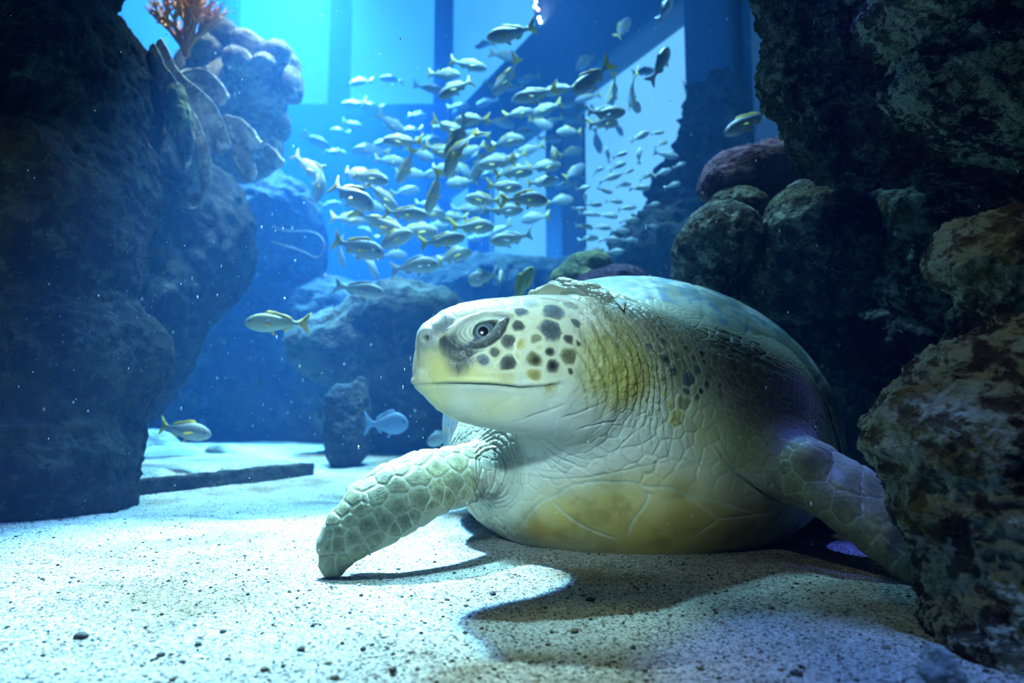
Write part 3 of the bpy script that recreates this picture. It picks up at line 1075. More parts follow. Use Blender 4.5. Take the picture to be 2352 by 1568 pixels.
qv2 = base_v + wob * 0.5
SEAM = C(.52, .58, .56)
for line in ([(1130, 1228), (1165, 1236), (1192, 1218), (1215, 1180), (1240, 1152), (1275, 1138), (1310, 1116), (1350, 1106), (1400, 1105), (1450, 1108), (1490, 1120), (1540, 1118), (1580, 1138), (1620, 1172), (1652, 1192), (1700, 1186), (1760, 1180), (1825, 1166)],
             [(1265, 1144), (1290, 1175), (1330, 1205), (1380, 1225), (1420, 1240)], [(1492, 1122), (1482, 1160), (1455, 1195), (1440, 1230)], [(1652, 1192), (1620, 1215), (1590, 1235)],
             [(1165, 1236), (1200, 1256), (1250, 1272)], [(1585, 1135), (1640, 1150), (1700, 1166), (1740, 1178)]):
    crease_line(line, 0.0028, 0.0018, SEAM * 0.95, 0.55)
GR = C(.30, .36, .38)
for line, dp in (([(1640, 1020), (1670, 1060), (1700, 1095), (1745, 1130), (1800, 1160), (1830, 1166)], .016), ([(1648, 990), (1665, 1030), (1695, 1080)], .004),
                 ([(1420, 966), (1370, 975), (1330, 985)], .004), ([(1300, 930), (1250, 945), (1205, 962)], .0025), ([(1385, 925), (1330, 950), (1290, 960)], .003),
                 ([(1215, 995), (1250, 1025), (1290, 1055), (1330, 1070)], .005), ([(1240, 1000), (1290, 1035), (1350, 1060)], .004), ([(1230, 1015), (1270, 1060), (1310, 1080)], .003),
                 ([(1180, 1085), (1270, 1100), (1370, 1095), (1480, 1070), (1570, 1050)], .0025), ([(1160, 1050), (1240, 1080), (1330, 1090)], .002),
                 ([(1500, 880), (1520, 940), (1530, 1010), (1540, 1070)], .0035), ([(1480, 900), (1495, 960), (1500, 1030)], .003), ([(1520, 900), (1560, 960), (1590, 1030), (1600, 1080)], .0025),
                 ([(1470, 960), (1440, 1010), (1400, 1050)], .002), ([(1560, 1075), (1600, 1060), (1650, 1050)], .0025), ([(1135, 1020), (1142, 1080), (1130, 1130), (1090, 1150)], .006), ([(1150, 1030), (1165, 1080), (1150, 1130), (1110, 1155)], .003), ([(1170, 1050), (1182, 1090), (1165, 1140)], .002),
                 ([(1340, 700), (1400, 760), (1450, 830), (1480, 880)], .007), ([(1385, 700), (1440, 760), (1490, 830), (1510, 870)], .011), ([(1230, 682), (1290, 690), (1350, 712), (1410, 745)], .012), ([(1290, 668), (1350, 685), (1410, 715), (1470, 765)], .010)):
    crease_line(line, 0.0022, dp * 0.6, GR * 0.7, 0.40, 0.0)
run_creases()

tv = base_v + tn * disp[:, None]
tv[:, 2] = np.maximum(tv[:, 2], -0.01)
bn = fbm(base_v, 22, 4, seed=91)
paint *= (1 - belly * 0.30 * sstep(-0.1, 0.5, bn))[:, None] * (1 - belly[:, None] * np.array([0.0, 0.06, 0.2]) * sstep(0.1, 0.6, bn)[:, None])
paint = np.clip(paint, 0.008, 0.85)

N = Nodes('turtle_skin')
co = N.coords('Object')
col = attr_color(N)
fine_n = N.noise(co, 420, 2, 0.6)
col = N.mix(N.math('MULTIPLY', N.math('SUBTRACT', fine_n, 0.5), 0.5), col, (1, 1, 1), 'OVERLAY')
b1 = N.voronoi(co, 330, 'F1')
nrm = N.bump(b1, 0.17, 0.0016)
turtle_mat = N.principled(col, 0.42, nrm, 0.35)

turtle = bpy.data.objects.new('sea_turtle', None)
COL.objects.link(turtle)
turtle.location = (float(SHELL_C[0]), float(SHELL_C[1]), 0.0)
tag(turtle, 'large sea turtle resting on pale sand with its head turned in profile', 'turtle')
T0 = np.array(turtle.location, np.float32)
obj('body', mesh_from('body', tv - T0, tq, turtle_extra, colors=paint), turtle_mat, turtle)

# eyeball
def uv_sphere(r, seg=48, rings_=24):
    v, f = [], []
    for j in range(rings_ + 1):
        th = math.pi * j / rings_
        for i in range(seg):
            a = 2 * math.pi * i / seg
            v.append((r * math.sin(th) * math.cos(a), r * math.sin(th) * math.sin(a), r * math.cos(th)))
    for j in range(rings_):
        for i in range(seg):
            a, b = j * seg + i, j * seg + (i + 1) % seg
            f.append((a, a + seg, b + seg, b))
    return np.array(v, np.float32), np.array(f)


ev, ef = uv_sphere(1.0)
ER = 0.0235
gaze = EYE_N + 0.15 * view
gaze /= np.linalg.norm(gaze)
eye_me = mesh_from('eye', ev * ER, ef)
N = Nodes('turtle_eye')
sx = N.n('ShaderNodeSeparateXYZ')
N.l(N.coords('Object'), sx.inputs[0])
rr = N.math('DIVIDE', N.math('POWER', N.math('SUBTRACT', ER * ER, N.math('MULTIPLY', sx.outputs[2], sx.outputs[2])), 0.5), ER)
nn = N.noise(N.coords('Object'), 900, 4)
rr2 = N.math('ADD', rr, N.math('MULTIPLY', N.math('SUBTRACT', nn, 0.5), 0.03))
ic = N.ramp(rr2, [(0.0, (.003, .004, .006)), (0.30, (.004, .005, .008)), (0.34, (.11, .15, .19)), (0.44, (.16, .21, .25)), (0.50, (.06, .09, .13)), (0.64, (.10, .15, .22)), (0.9, (.09, .12, .17))])
eye_mat = N.principled(ic, 0.22, None, 0.35)
ctr = EYE_P + EX * (0 * epx) + EY * (1.5 * epx) - EYE_N * (ER - 0.0022)
eye = obj('eye', eye_me, eye_mat, turtle)
eye['label'] = 'dark glossy eye with grey-blue iris'
eye.location = Vector((ctr - T0).tolist())
eye.rotation_euler = Vector(gaze.tolist()).to_track_quat('Z', 'Y').to_euler()

# carapace: the shell's upper half, open at the front
def build_carapace():
    nu_, nv_ = 260, 120
    # angle around the opening ring (theta) and from the opening plane back to the tail (phi)
    th = np.linspace(0, 2 * math.pi, nu_, endpoint=False)
    rows = []
    ringpos = np.linspace(0, 1, nv_)
    cut = (-0.325 - 0.121 * np.clip(np.sin(th), 0, 1)) / SHELL_R[1]      # opening, slanting forward at the top
    for k in ringpos:
        scal = 0.012 * np.cos(th * 14) * (1 - k) ** 6
        y = cut + scal + (0.985 - cut) * (1 - (1 - k) ** 1.25)
        r = np.sqrt(np.clip(1 - y * y, 0, 1))
        rows.append(np.stack([r * np.cos(th), y, r * np.sin(th)], 1))
    U = np.array(rows).reshape(-1, 3).astype(np.float32)
    W = SHELL_C.astype(np.float32) + (U * SHELL_R) @ ROLL.T
    nrm = (U / SHELL_R) @ ROLL.T
    nrm /= np.linalg.norm(nrm, axis=1)[:, None]
    # scute seams: marginal ring and rows behind it
    ang = np.tile(th, nv_)
    kk = np.repeat(ringpos, nu_)
    s1 = np.abs(((ang / (2 * math.pi) * 22) % 1) - 0.5) * 2
    s2 = np.abs((((ang / (2 * math.pi)) * 11 + 0.25) % 1) - 0.5) * 2
    g = np.where(kk < 0.26, sstep(0.88, 1.0, s1), sstep(0.92, 1.0, s2)) + np.exp(-((kk - 0.26) / 0.012) ** 2) + np.exp(-((kk - 0.62) / 0.012) ** 2)
    g = np.clip(g, 0, 1)
    d = -0.003 * g + 0.003 * fbm(W, 9, 3, seed=70) + 0.0015 * np.exp(-(kk / 0.06) ** 2) + 0.003
    W2 = W + nrm * d[:, None]
    low = W2[:, 2] < 0.03
    W2[low, 2] = 0.03 + 0.1 * (W2[low, 2] - 0.03)
    q = []
    for j in range(nv_ - 1):
        a = j * nu_ + np.arange(nu_)
        b = j * nu_ + (np.arange(nu_) + 1) % nu_
        q.append(np.stack([a, b, b + nu_, a + nu_], 1))
    q = np.concatenate(q)
    # thickness: inner skin turned in at the opening
    inn = W2 - nrm * (0.003 + 0.010 * np.clip(kk / 0.05, 0, 1))[:, None]
    first = np.arange(nu_)
    nb = len(W2)
    lipq = np.stack([(first + 1) % nu_, first, first + nb, (first + 1) % nu_ + nb], 1)
    W3 = np.concatenate([W2, inn[:nu_ * 6]])
    iq = q[:nu_ * 5][:, ::-1] + nb
    cn = 0.5 + 0.7 * fbm(W, 13, 4, seed=72)
    streaky = 0.5 + 0.8 * fbm(np.stack([W[:, 0] * 26, W[:, 1] * 9, W[:, 2] * 26], 1), 1.0, 4, 0.6, seed=73)
    base = C(.60, .62, .56)[None] * (0.5 + 0.7 * streaky)[:, None]
    dark = sstep(0.50, 0.60, cn)[:, None]
    base = base * (1 - 0.75 * dark) + C(.15, .16, .08) * 0.75 * dark
    blue = (sstep(0.50, 0.60, streaky) * (0.45 + 0.55 * sstep(0.05, 0.25, kk)))[:, None]
    base = base * (1 - 0.75 * blue) + C(.04, .15, .24) * 0.75 * blue
    base = base * (1 - 0.35 * g)[:, None] + C(.55, .58, .50) * (0.35 * g)[:, None]
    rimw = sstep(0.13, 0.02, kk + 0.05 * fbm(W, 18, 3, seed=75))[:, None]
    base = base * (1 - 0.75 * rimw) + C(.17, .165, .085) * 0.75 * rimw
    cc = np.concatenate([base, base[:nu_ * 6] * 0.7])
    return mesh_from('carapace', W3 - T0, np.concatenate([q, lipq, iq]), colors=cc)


N = Nodes('turtle_shell')
co = N.coords('Object')
col = attr_color(N)
nz_ = N.noise(co, 60, 4, 0.65)
col = N.mix(N.math('MULTIPLY', N.math('SUBTRACT', nz_, 0.5), 1.2), col, (1, 1, 1), 'OVERLAY')
bl_ = N.ramp(N.noise(co, 30, 4, 0.7), [(0.50, 0.0), (0.58, 1.0)])
col = N.mix(N.math('MULTIPLY', bl_, 0.7), col, (.03, .15, .28))
nrm = N.bump(nz_, 0.18, 0.004)
shell_mat = N.principled(col, 0.5, nrm, 0.3)
car = obj('carapace', build_carapace(), shell_mat, turtle)
car['label'] = 'smooth mottled blue-grey shell'

# small pale flap of loose skin on the neck
fl_c, _ = cast([(1410, 690), (1440, 693), (1426, 722), (1418, 704), (1433, 708)])
fl_n, _ = TF.grad(fl_c)
ring_ = fl_c[[0, 1, 4, 2, 3]]
rn_ = fl_n[[0, 1, 4, 2, 3]]
lift = np.array([0.002, 0.002, 0.006, 0.010, 0.006], np.float32)[:, None]
top_ = ring_ + rn_ * (lift + 0.0016)
bot_ = ring_ + rn_ * (lift - 0.0016)
cc_ = np.stack([top_.mean(0) + rn_.mean(0) * 0.0015, bot_.mean(0)])
fv_ = np.concatenate([top_, bot_, cc_]) - T0
fe_ = []
for i_ in range(5):
    j_ = (i_ + 1) % 5
    fe_ += [(10, j_, i_), (11, 5 + i_, 5 + j_), (i_, j_, 5 + j_, 5 + i_)]
N = Nodes('pale_flap')
flap_mat = N.principled(N.mix(N.noise(N.coords('Object'), 90, 3), (.62, .68, .62), (.50, .56, .52)), 0.5, None, 0.3)
flap = obj('skin_flap', mesh_from('skin_flap', fv_, [], fe_), flap_mat, turtle)
flap['label'] = 'small pale flap on the neck'

# ================================================================== setting: sand floor
def sand_height(x, y):
    p = np.stack([x, y, np.zeros_like(x)], 1)
    h = 0.016 * fbm(p, 1.3, 3, seed=101) + 0.006 * fbm(p, 5.0, 3, seed=102) + 0.0022 * fbm(p, 22.0, 3, seed=103)
    d = np.sqrt(((x - 0.30) / 0.62) ** 2 + ((y - 1.35) / 0.42) ** 2)
    h = h * (0.25 + 0.75 * sstep(0.7, 1.5, d)) - 0.003
    h += 0.05 * sstep(2.6, 3.6, y) + 0.03 * sstep(-0.6, -1.6, x)
    return h


gx = np.concatenate([np.linspace(-4.2, -1.3, 60, endpoint=False), np.linspace(-1.3, 1.3, 420, endpoint=False), np.linspace(1.3, 4.2, 60)])
gy = np.concatenate([np.linspace(0.15, 1.5, 260, endpoint=False), np.linspace(1.5, 3.2, 150, endpoint=False), np.linspace(3.2, 9.6, 60)])
GX, GY = np.meshgrid(gx, gy, indexing='ij')
gz = sand_height(GX.ravel(), GY.ravel())
gp = np.stack([GX.ravel(), GY.ravel(), gz], 1)
gp[:, 2] += 0.0007 * fbm(gp, 160, 2, seed=105)
ii = np.arange(len(gx) * len(gy)).reshape(len(gx), len(gy))
gq = np.stack([ii[:-1, :-1].ravel(), ii[1:, :-1].ravel(), ii[1:, 1:].ravel(), ii[:-1, 1:].ravel()], 1)
N = Nodes('sand')
co = N.coords('Object')
patch = N.noise(co, 2.6, 3, 0.6)
pm = N.ramp(patch, [(0.50, 0.0), (0.62, 1.0)])
base = N.mix(pm, (.58, .56, .50), (.33, .26, .17))
g1 = N.voronoi(co, 320, 'F1', 'Color')
gs = N.n('ShaderNodeSeparateColor')
N.l(g1, gs.inputs[0])
base = N.mix(N.math('MULTIPLY', N.math('SUBTRACT', gs.outputs[0], 0.5), 1.3), base, (1, 1, 1), 'OVERLAY')
dens = N.noise(co, 9, 2, 0.6)
thr = N.math('ADD', N.math('MULTIPLY', dens, 0.42), 0.60)
spk = N.math('GREATER_THAN', gs.outputs[1], thr)
base = N.mix(N.math('MULTIPLY', spk, 0.85), base, (.055, .05, .045))
g2 = N.voronoi(co, 620, 'F1', 'Color')
gs2 = N.n('ShaderNodeSeparateColor')
N.l(g2, gs2.inputs[0])
spk2 = N.math('GREATER_THAN', gs2.outputs[0], 0.80)
base = N.mix(N.math('MULTIPLY', spk2, 0.7), base, (.10, .08, .06))
hb1 = N.voronoi(co, 320, 'F1')
hb2 = N.noise(co, 420, 2, 0.7)
hb3 = N.noise(co, 60, 2, 0.65)
hsum = N.math('ADD', N.math('ADD', N.math('MULTIPLY', hb1, 0.5), N.math('MULTIPLY', hb2, 0.35)), N.math('MULTIPLY', hb3, 0.8))
nrm = N.bump(hsum, 0.9, 0.006)
sand_mat = N.principled(base, 0.9, nrm, 0.15)
floor = tag(obj('floor', mesh_from('floor', gp, gq), sand_mat), 'pale speckled sand covering the tank floor', None, None, 'structure')

# ------------------------------------------------------------------ rocks
def rock_material(name, dark, mid, pale, algae, accent, scale=1.0, pale_amt=0.5, algae_amt=0.45, accent_amt=0.6, bumpy=1.0):
    N = Nodes(name)
    co = N.coords('Object')
    mp = N.n('ShaderNodeMapping')
    N.l(co, mp.inputs['Vector'])
    mp.inputs['Scale'].default_value = (1.0, 1.0, 1.2)
    co = mp.outputs['Vector']
    n1 = N.noise(co, 9 * scale, 5, 0.66, 0.3)
    n2 = N.noise(co, 30 * scale, 4, 0.72, 0.25)
    n3 = N.noise(co, 3.2 * scale, 2, 0.55)
    n4 = N.noise(co, 5.5 * scale, 3, 0.6, 0.4)
    v1 = N.voronoi(co, 38 * scale, 'F1')
    c = N.mix(N.ramp(n1, [(0.40, 0.0), (0.58, 1.0)]), dark, mid)
    crust = N.ramp(N.math('ADD', N.math('MULTIPLY', n2, 0.65), N.math('MULTIPLY', n1, 0.35)), [(0.60 - 0.2 * pale_amt, 0.0), (0.66 - 0.2 * pale_amt, 1.0)])
    c = N.mix(N.math('MULTIPLY', crust, 0.9), c, pale)
    al = N.ramp(n4, [(0.62 - 0.25 * algae_amt, 0.0), (0.74 - 0.25 * algae_amt, 1.0)])
    c = N.mix(N.math('MULTIPLY', al, 0.7), c, algae)
    ac = N.ramp(n3, [(accent_amt, 0.0), (accent_amt + 0.08, 1.0)])
    c = N.mix(N.math('MULTIPLY', ac, 0.7), c, accent)
    pit = N.ramp(v1, [(0.10, 1.0), (0.30, 0.0)])
    pitm = N.math('MULTIPLY', pit, N.ramp(n1, [(0.45, 1.0), (0.6, 0.0)]))
    c = N.mix(N.math('MULTIPLY', pitm, 0.8), c, (dark[0] * .5, dark[1] * .5, dark[2] * .5))
    nrm = N.bump(n2, 1.0 * bumpy, 0.022 / scale)
    nrm = N.bump(N.noise(co, 95 * scale, 2, 0.7), 0.5 * bumpy, 0.004 / scale, nrm)
    return N.principled(c, 0.85, nrm, 0.2)


ROCK_FIELDS = []


def rock(name, label, cat, prims, res, amp, mat, k=0.05, freq=6.0, levels=1, seed=0, parent=None, strat=0.0, zmin=-0.06):
    F = Field()
    for u, v, Y, ru, rv, ry in prims:
        m = Y / FPX
        F.ellipsoid(P(u, v, Y), (ru * m, ry, rv * m), k)
    ROCK_FIELDS.append(F)
    v, q = F.mesh(res)
    ex = []
    for _ in range(levels):
        v, q, e = subdivide(v, q)
    n = normals_of(v, q)
    # relax the stair steps of the grid
    for _ in range(2):
        acc = np.zeros_like(v)
        cnt = np.zeros(len(v), np.float32)
        for i in range(4):
            np.add.at(acc, q[:, i], v[q[:, (i + 1) % 4]] + v[q[:, (i + 3) % 4]])
            np.add.at(cnt, q[:, i], 2)
        v = 0.45 * v + 0.55 * acc / np.maximum(cnt, 1)[:, None]
    n = normals_of(v, q)
    d = amp * (0.9 * fbm(v, freq, 3, seed=seed) + 0.55 * fbm(v, freq * 2.7, 4, seed=seed + 7, ridged=True) + 0.6 * (worley(v, freq * 3.6, seed) - 0.55) + 0.30 * fbm(v, freq * 8, 2, seed=seed + 11, ridged=True))
    if strat:
        d += strat * fbm(v * np.array([0.5, 0.5, 2.2], np.float32), freq * 1.6, 3, seed=seed + 3, ridged=True)
    v = v + n * d[:, None]
    v[:, 2] = np.maximum(v[:, 2], zmin)
    o = obj(name, mesh_from(name, v, q), mat, parent)
    if parent is None:
        recenter(o)
        tag(o, label, cat)
    return o


M_near = rock_material('rock_crusted', (.022, .013, .009), (.085, .075, .05), (.34, .37, .28), (.13, .105, .012), (.10, .095, .07), 1.1, 0.62, 0.34, 0.64)
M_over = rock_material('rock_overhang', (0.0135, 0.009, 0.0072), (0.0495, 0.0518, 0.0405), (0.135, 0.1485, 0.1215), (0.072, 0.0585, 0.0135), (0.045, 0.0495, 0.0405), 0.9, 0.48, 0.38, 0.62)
M_mid = rock_material('rock_boulder', (0.0275, 0.0231, 0.0193), (0.088, 0.0825, 0.066), (0.22, 0.231, 0.187), (0.0935, 0.077, 0.0275), (0.088, 0.055, 0.0715), 0.9, 0.45, 0.35, 0.58)
M_purple = rock_material('rock_purple', (0.035, 0.014, 0.028), (0.154, 0.063, 0.112), (0.21, 0.112, 0.154), (0.112, 0.084, 0.028), (0.14, 0.07, 0.105), 0.9, 0.35, 0.45, 0.5)
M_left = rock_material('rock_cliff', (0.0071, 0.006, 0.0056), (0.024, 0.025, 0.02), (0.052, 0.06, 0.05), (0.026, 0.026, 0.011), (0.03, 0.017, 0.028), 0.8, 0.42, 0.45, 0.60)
M_far = rock_material('rock_far', (0.0186, 0.0205, 0.0186), (0.0558, 0.0558, 0.0446), (0.0893, 0.0967, 0.0744), (0.0595, 0.0558, 0.0223), (0.0632, 0.0372, 0.0446), 0.35, 0.4, 0.4, 0.6, 0.8)
M_coral = rock_material('coral_tan', (.16, .12, .09), (.34, .28, .20), (.50, .44, .34), (.30, .26, .12), (.30, .22, .18), 0.6, 0.5, 0.35, 0.62, 0.7)
M_plate = rock_material('coral_plate', (.20, .15, .11), (.42, .36, .27), (.62, .56, .46), (.36, .32, .16), (.40, .30, .26), 0.6, 0.6, 0.35, 0.62, 0.6)
M_green = rock_material('coral_green', (.08, .09, .04), (.22, .22, .07), (.32, .30, .12), (.28, .26, .05), (.18, .16, .06), 0.8, 0.4, 0.6, 0.7, 0.8)

M_chip = rock_material('stone_pale', (.25, .27, .25), (.42, .45, .42), (.58, .62, .58), (.36, .38, .30), (.40, .42, .40), 2.5, 0.6, 0.3, 0.6)
rock('crusted_rock', 'tall brown pitted rock with pale crust beside the turtle\'s hidden flipper', 'rock', [
    (2350, 590, 0.84, 195, 100, .10), (2345, 735, 0.86, 118, 120, .10), (2330, 860, 0.85, 215, 95, .12), (2290, 1010, 0.83, 275, 150, .14),
    (2345, 1150, 0.82, 268, 150, .14), (2385, 1320, 0.81, 205, 190, .13), (2390, 1500, 0.78, 195, 170, .12)], 0.012, 0.015, M_near, 0.03, 11.0, 2, 201, strat=0.004)
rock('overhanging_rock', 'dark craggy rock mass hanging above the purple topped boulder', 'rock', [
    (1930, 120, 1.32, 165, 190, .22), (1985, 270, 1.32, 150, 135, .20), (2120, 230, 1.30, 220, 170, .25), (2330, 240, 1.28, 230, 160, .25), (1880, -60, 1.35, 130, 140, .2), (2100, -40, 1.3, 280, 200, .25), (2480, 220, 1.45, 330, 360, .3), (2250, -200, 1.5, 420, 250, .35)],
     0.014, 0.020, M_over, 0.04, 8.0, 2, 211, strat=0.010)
rock('overhanging_rock', 'nearest dark rock jutting in at the top right corner over the overhang', 'rock', [
    (2200, 30, 1.08, 225, 120, .14), (2300, 190, 1.08, 250, 130, .16), (2420, 120, 1.1, 250, 260, .2), (2190, -80, 1.1, 230, 130, .15)], 0.014, 0.018, M_near, 0.04, 8.0, 2, 221, strat=0.010)
rock('coral_boulder', 'purple topped mushroom shaped boulder under the overhanging rock', 'rock', [
    (1740, 395, 2.05, 125, 55, .16), (1690, 430, 2.05, 90, 45, .14), (1790, 380, 2.05, 75, 42, .14)], 0.013, 0.010, M_purple, 0.04, 7.0, 1, 231)
rock('boulder', 'pale pitted round boulder with its crest lit, below the purple one', 'rock', [
    (1655, 555, 1.92, 92, 88, .13), (1595, 590, 1.95, 52, 62, .1), (1620, 660, 2.0, 75, 70, .15), (1690, 480, 2.0, 70, 45, .12)], 0.011, 0.012, M_mid, 0.03, 8.0, 1, 241)
rock('boulder', 'large shaded boulder right of the pale pitted one', 'rock', [
    (1880, 520, 1.82, 118, 115, .16), (1960, 580, 1.85, 120, 130, .16), (1850, 640, 1.95, 150, 100, .2), (1990, 520, 1.85, 75, 80, .12)], 0.013, 0.013, M_mid, 0.04, 7.0, 1, 251)
rock('boulder', 'yellowish boulder wedged between the shaded boulder and the crusted rock', 'rock', [
    (2120, 500, 1.7, 105, 95, .15), (2150, 620, 1.7, 130, 130, .15)], 0.014, 0.013, M_near, 0.04, 7.0, 1, 261)
rock('cave_rock', 'black shaded rock wall of the hollow behind the turtle', 'rock', [
    (1900, 760, 2.35, 330, 150, .30), (2150, 850, 2.25, 330, 330, .35), (1990, 1010, 2.6, 300, 260, .3), (2300, 650, 2.1, 260, 250, .3), (2060, 430, 2.35, 150, 80, .2)], 0.022, 0.02, M_mid, 0.08, 5.0, 1, 271)
rock('coral_mound', 'green topped coral mound just beyond the turtle\'s shell', 'coral', [
    (1355, 612, 2.75, 58, 34, .12), (1330, 650, 2.75, 70, 45, .14)], 0.012, 0.008, M_green, 0.03, 9.0, 1, 281, zmin=0.0)
rock('coral_mound', 'dull purple coral mound beside the green topped one', 'coral', [
    (1425, 645, 2.7, 62, 36, .12), (1370, 660, 2.68, 70, 40, .12)], 0.012, 0.008, M_purple, 0.03, 9.0, 1, 285)
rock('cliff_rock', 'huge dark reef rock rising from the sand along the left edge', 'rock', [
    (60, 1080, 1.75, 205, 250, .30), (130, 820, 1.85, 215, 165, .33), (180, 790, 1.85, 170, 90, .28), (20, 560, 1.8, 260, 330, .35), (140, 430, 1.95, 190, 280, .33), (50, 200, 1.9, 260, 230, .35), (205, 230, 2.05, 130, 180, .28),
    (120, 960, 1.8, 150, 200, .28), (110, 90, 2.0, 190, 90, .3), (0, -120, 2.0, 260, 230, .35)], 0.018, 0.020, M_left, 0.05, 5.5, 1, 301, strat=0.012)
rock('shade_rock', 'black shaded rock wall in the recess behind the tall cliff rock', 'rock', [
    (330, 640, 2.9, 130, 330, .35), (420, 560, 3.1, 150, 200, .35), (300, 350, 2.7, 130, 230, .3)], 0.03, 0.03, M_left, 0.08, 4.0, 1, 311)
rock('reef_rock', 'broad dim blue reef slope behind the yellow fish', 'rock', [
    (560, 560, 4.8, 190, 180, .5), (480, 760, 4.7, 270, 210, .5), (700, 800, 4.7, 250, 170, .5), (640, 960, 4.6, 360, 140, .4)], 0.05, 0.05, M_far, 0.15, 2.6, 1, 321)
rock('reef_rock', 'greenish reef rock left of the turtle\'s head in the blue haze', 'rock', [
    (930, 720, 3.55, 130, 75, .3), (850, 800, 3.6, 190, 90, .3), (1000, 850, 3.65, 220, 140, .35), (920, 960, 3.7, 190, 110, .3)], 0.04, 0.04, M_far, 0.1, 3.2, 1, 331)
rock('reef_rock', 'low dark reef below the windows behind the turtle\'s shell', 'rock', [
    (1250, 720, 5.4, 260, 130, .45), (1480, 690, 5.2, 230, 110, .35), (1080, 700, 5.4, 200, 110, .6)], 0.05, 0.05, M_far, 0.15, 2.6, 1, 341)
rock('reef_pinnacle', 'tall blue shadowed reef pinnacle in front of the large window pane', 'rock', [
    (1640, 420, 4.3, 75, 230, .35), (1590, 500, 4.3, 95, 150, .35), (1540, 590, 4.3, 130, 110, .4), (1650, 300, 4.3, 55, 120, .3)], 0.045, 0.07, M_far, 0.1, 4.0, 1, 351, strat=0.05)
rock('reef_column', 'dim upright coral column on the sand left of the turtle\'s flipper', 'coral', [
    (778, 935, 3.05, 34, 55, .07), (783, 1010, 3.05, 38, 66, .08), (826, 965, 3.08, 28, 100, .07)], 0.02, 0.015, M_far, 0.05, 6.0, 1, 361)
rock('lobed_coral', 'rounded lobed coral head standing against the bright water, upper left', 'coral', [
    (500, 66, 3.25, 36, 30, .10), (528, 80, 3.3, 26, 26, .10), (566, 102, 3.25, 36, 28, .11), (598, 116, 3.3, 28, 24, .10), (640, 126, 3.25, 36, 28, .10), (662, 150, 3.3, 28, 32, .10), (610, 150, 3.2, 30, 24, .09), (548, 140, 3.2, 36, 30, .10), (672, 196, 3.3, 22, 46, .10), (480, 110, 3.25, 36, 36, .10),
    (600, 205, 3.4, 66, 62, .18), (520, 210, 3.4, 80, 80, .20), (460, 190, 3.4, 60, 90, .18), (610, 280, 3.5, 56, 50, .18), (550, 330, 3.5, 100, 90, .22)],
     0.016, 0.006, M_coral, 0.008, 9.0, 1, 371)
rock('sand_mound_rock', 'low sand dusted rock behind the slab on the left', 'rock', [(400, 1046, 3.5, 90, 26, .22), (340, 1030, 3.6, 60, 40, .2)], 0.02, 0.012, M_coral, 0.05, 6.0, 1, 381)
rock('small_rock', 'small round pale rock behind the slab', 'rock', [(497, 1038, 3.3, 26, 18, .06), (520, 1046, 3.3, 26, 12, .05)], 0.01, 0.006, M_coral, 0.02, 9.0, 1, 385)
rock('stone_chip', 'pale jagged stone chip at the foot of the crusted rock', 'stone', [(2150, 1515, 0.66, 26, 34, .016), (2172, 1545, 0.655, 34, 26, .018), (2140, 1545, 0.65, 22, 22, .014)], 0.004, 0.006, M_chip, 0.008, 25.0, 1, 391)

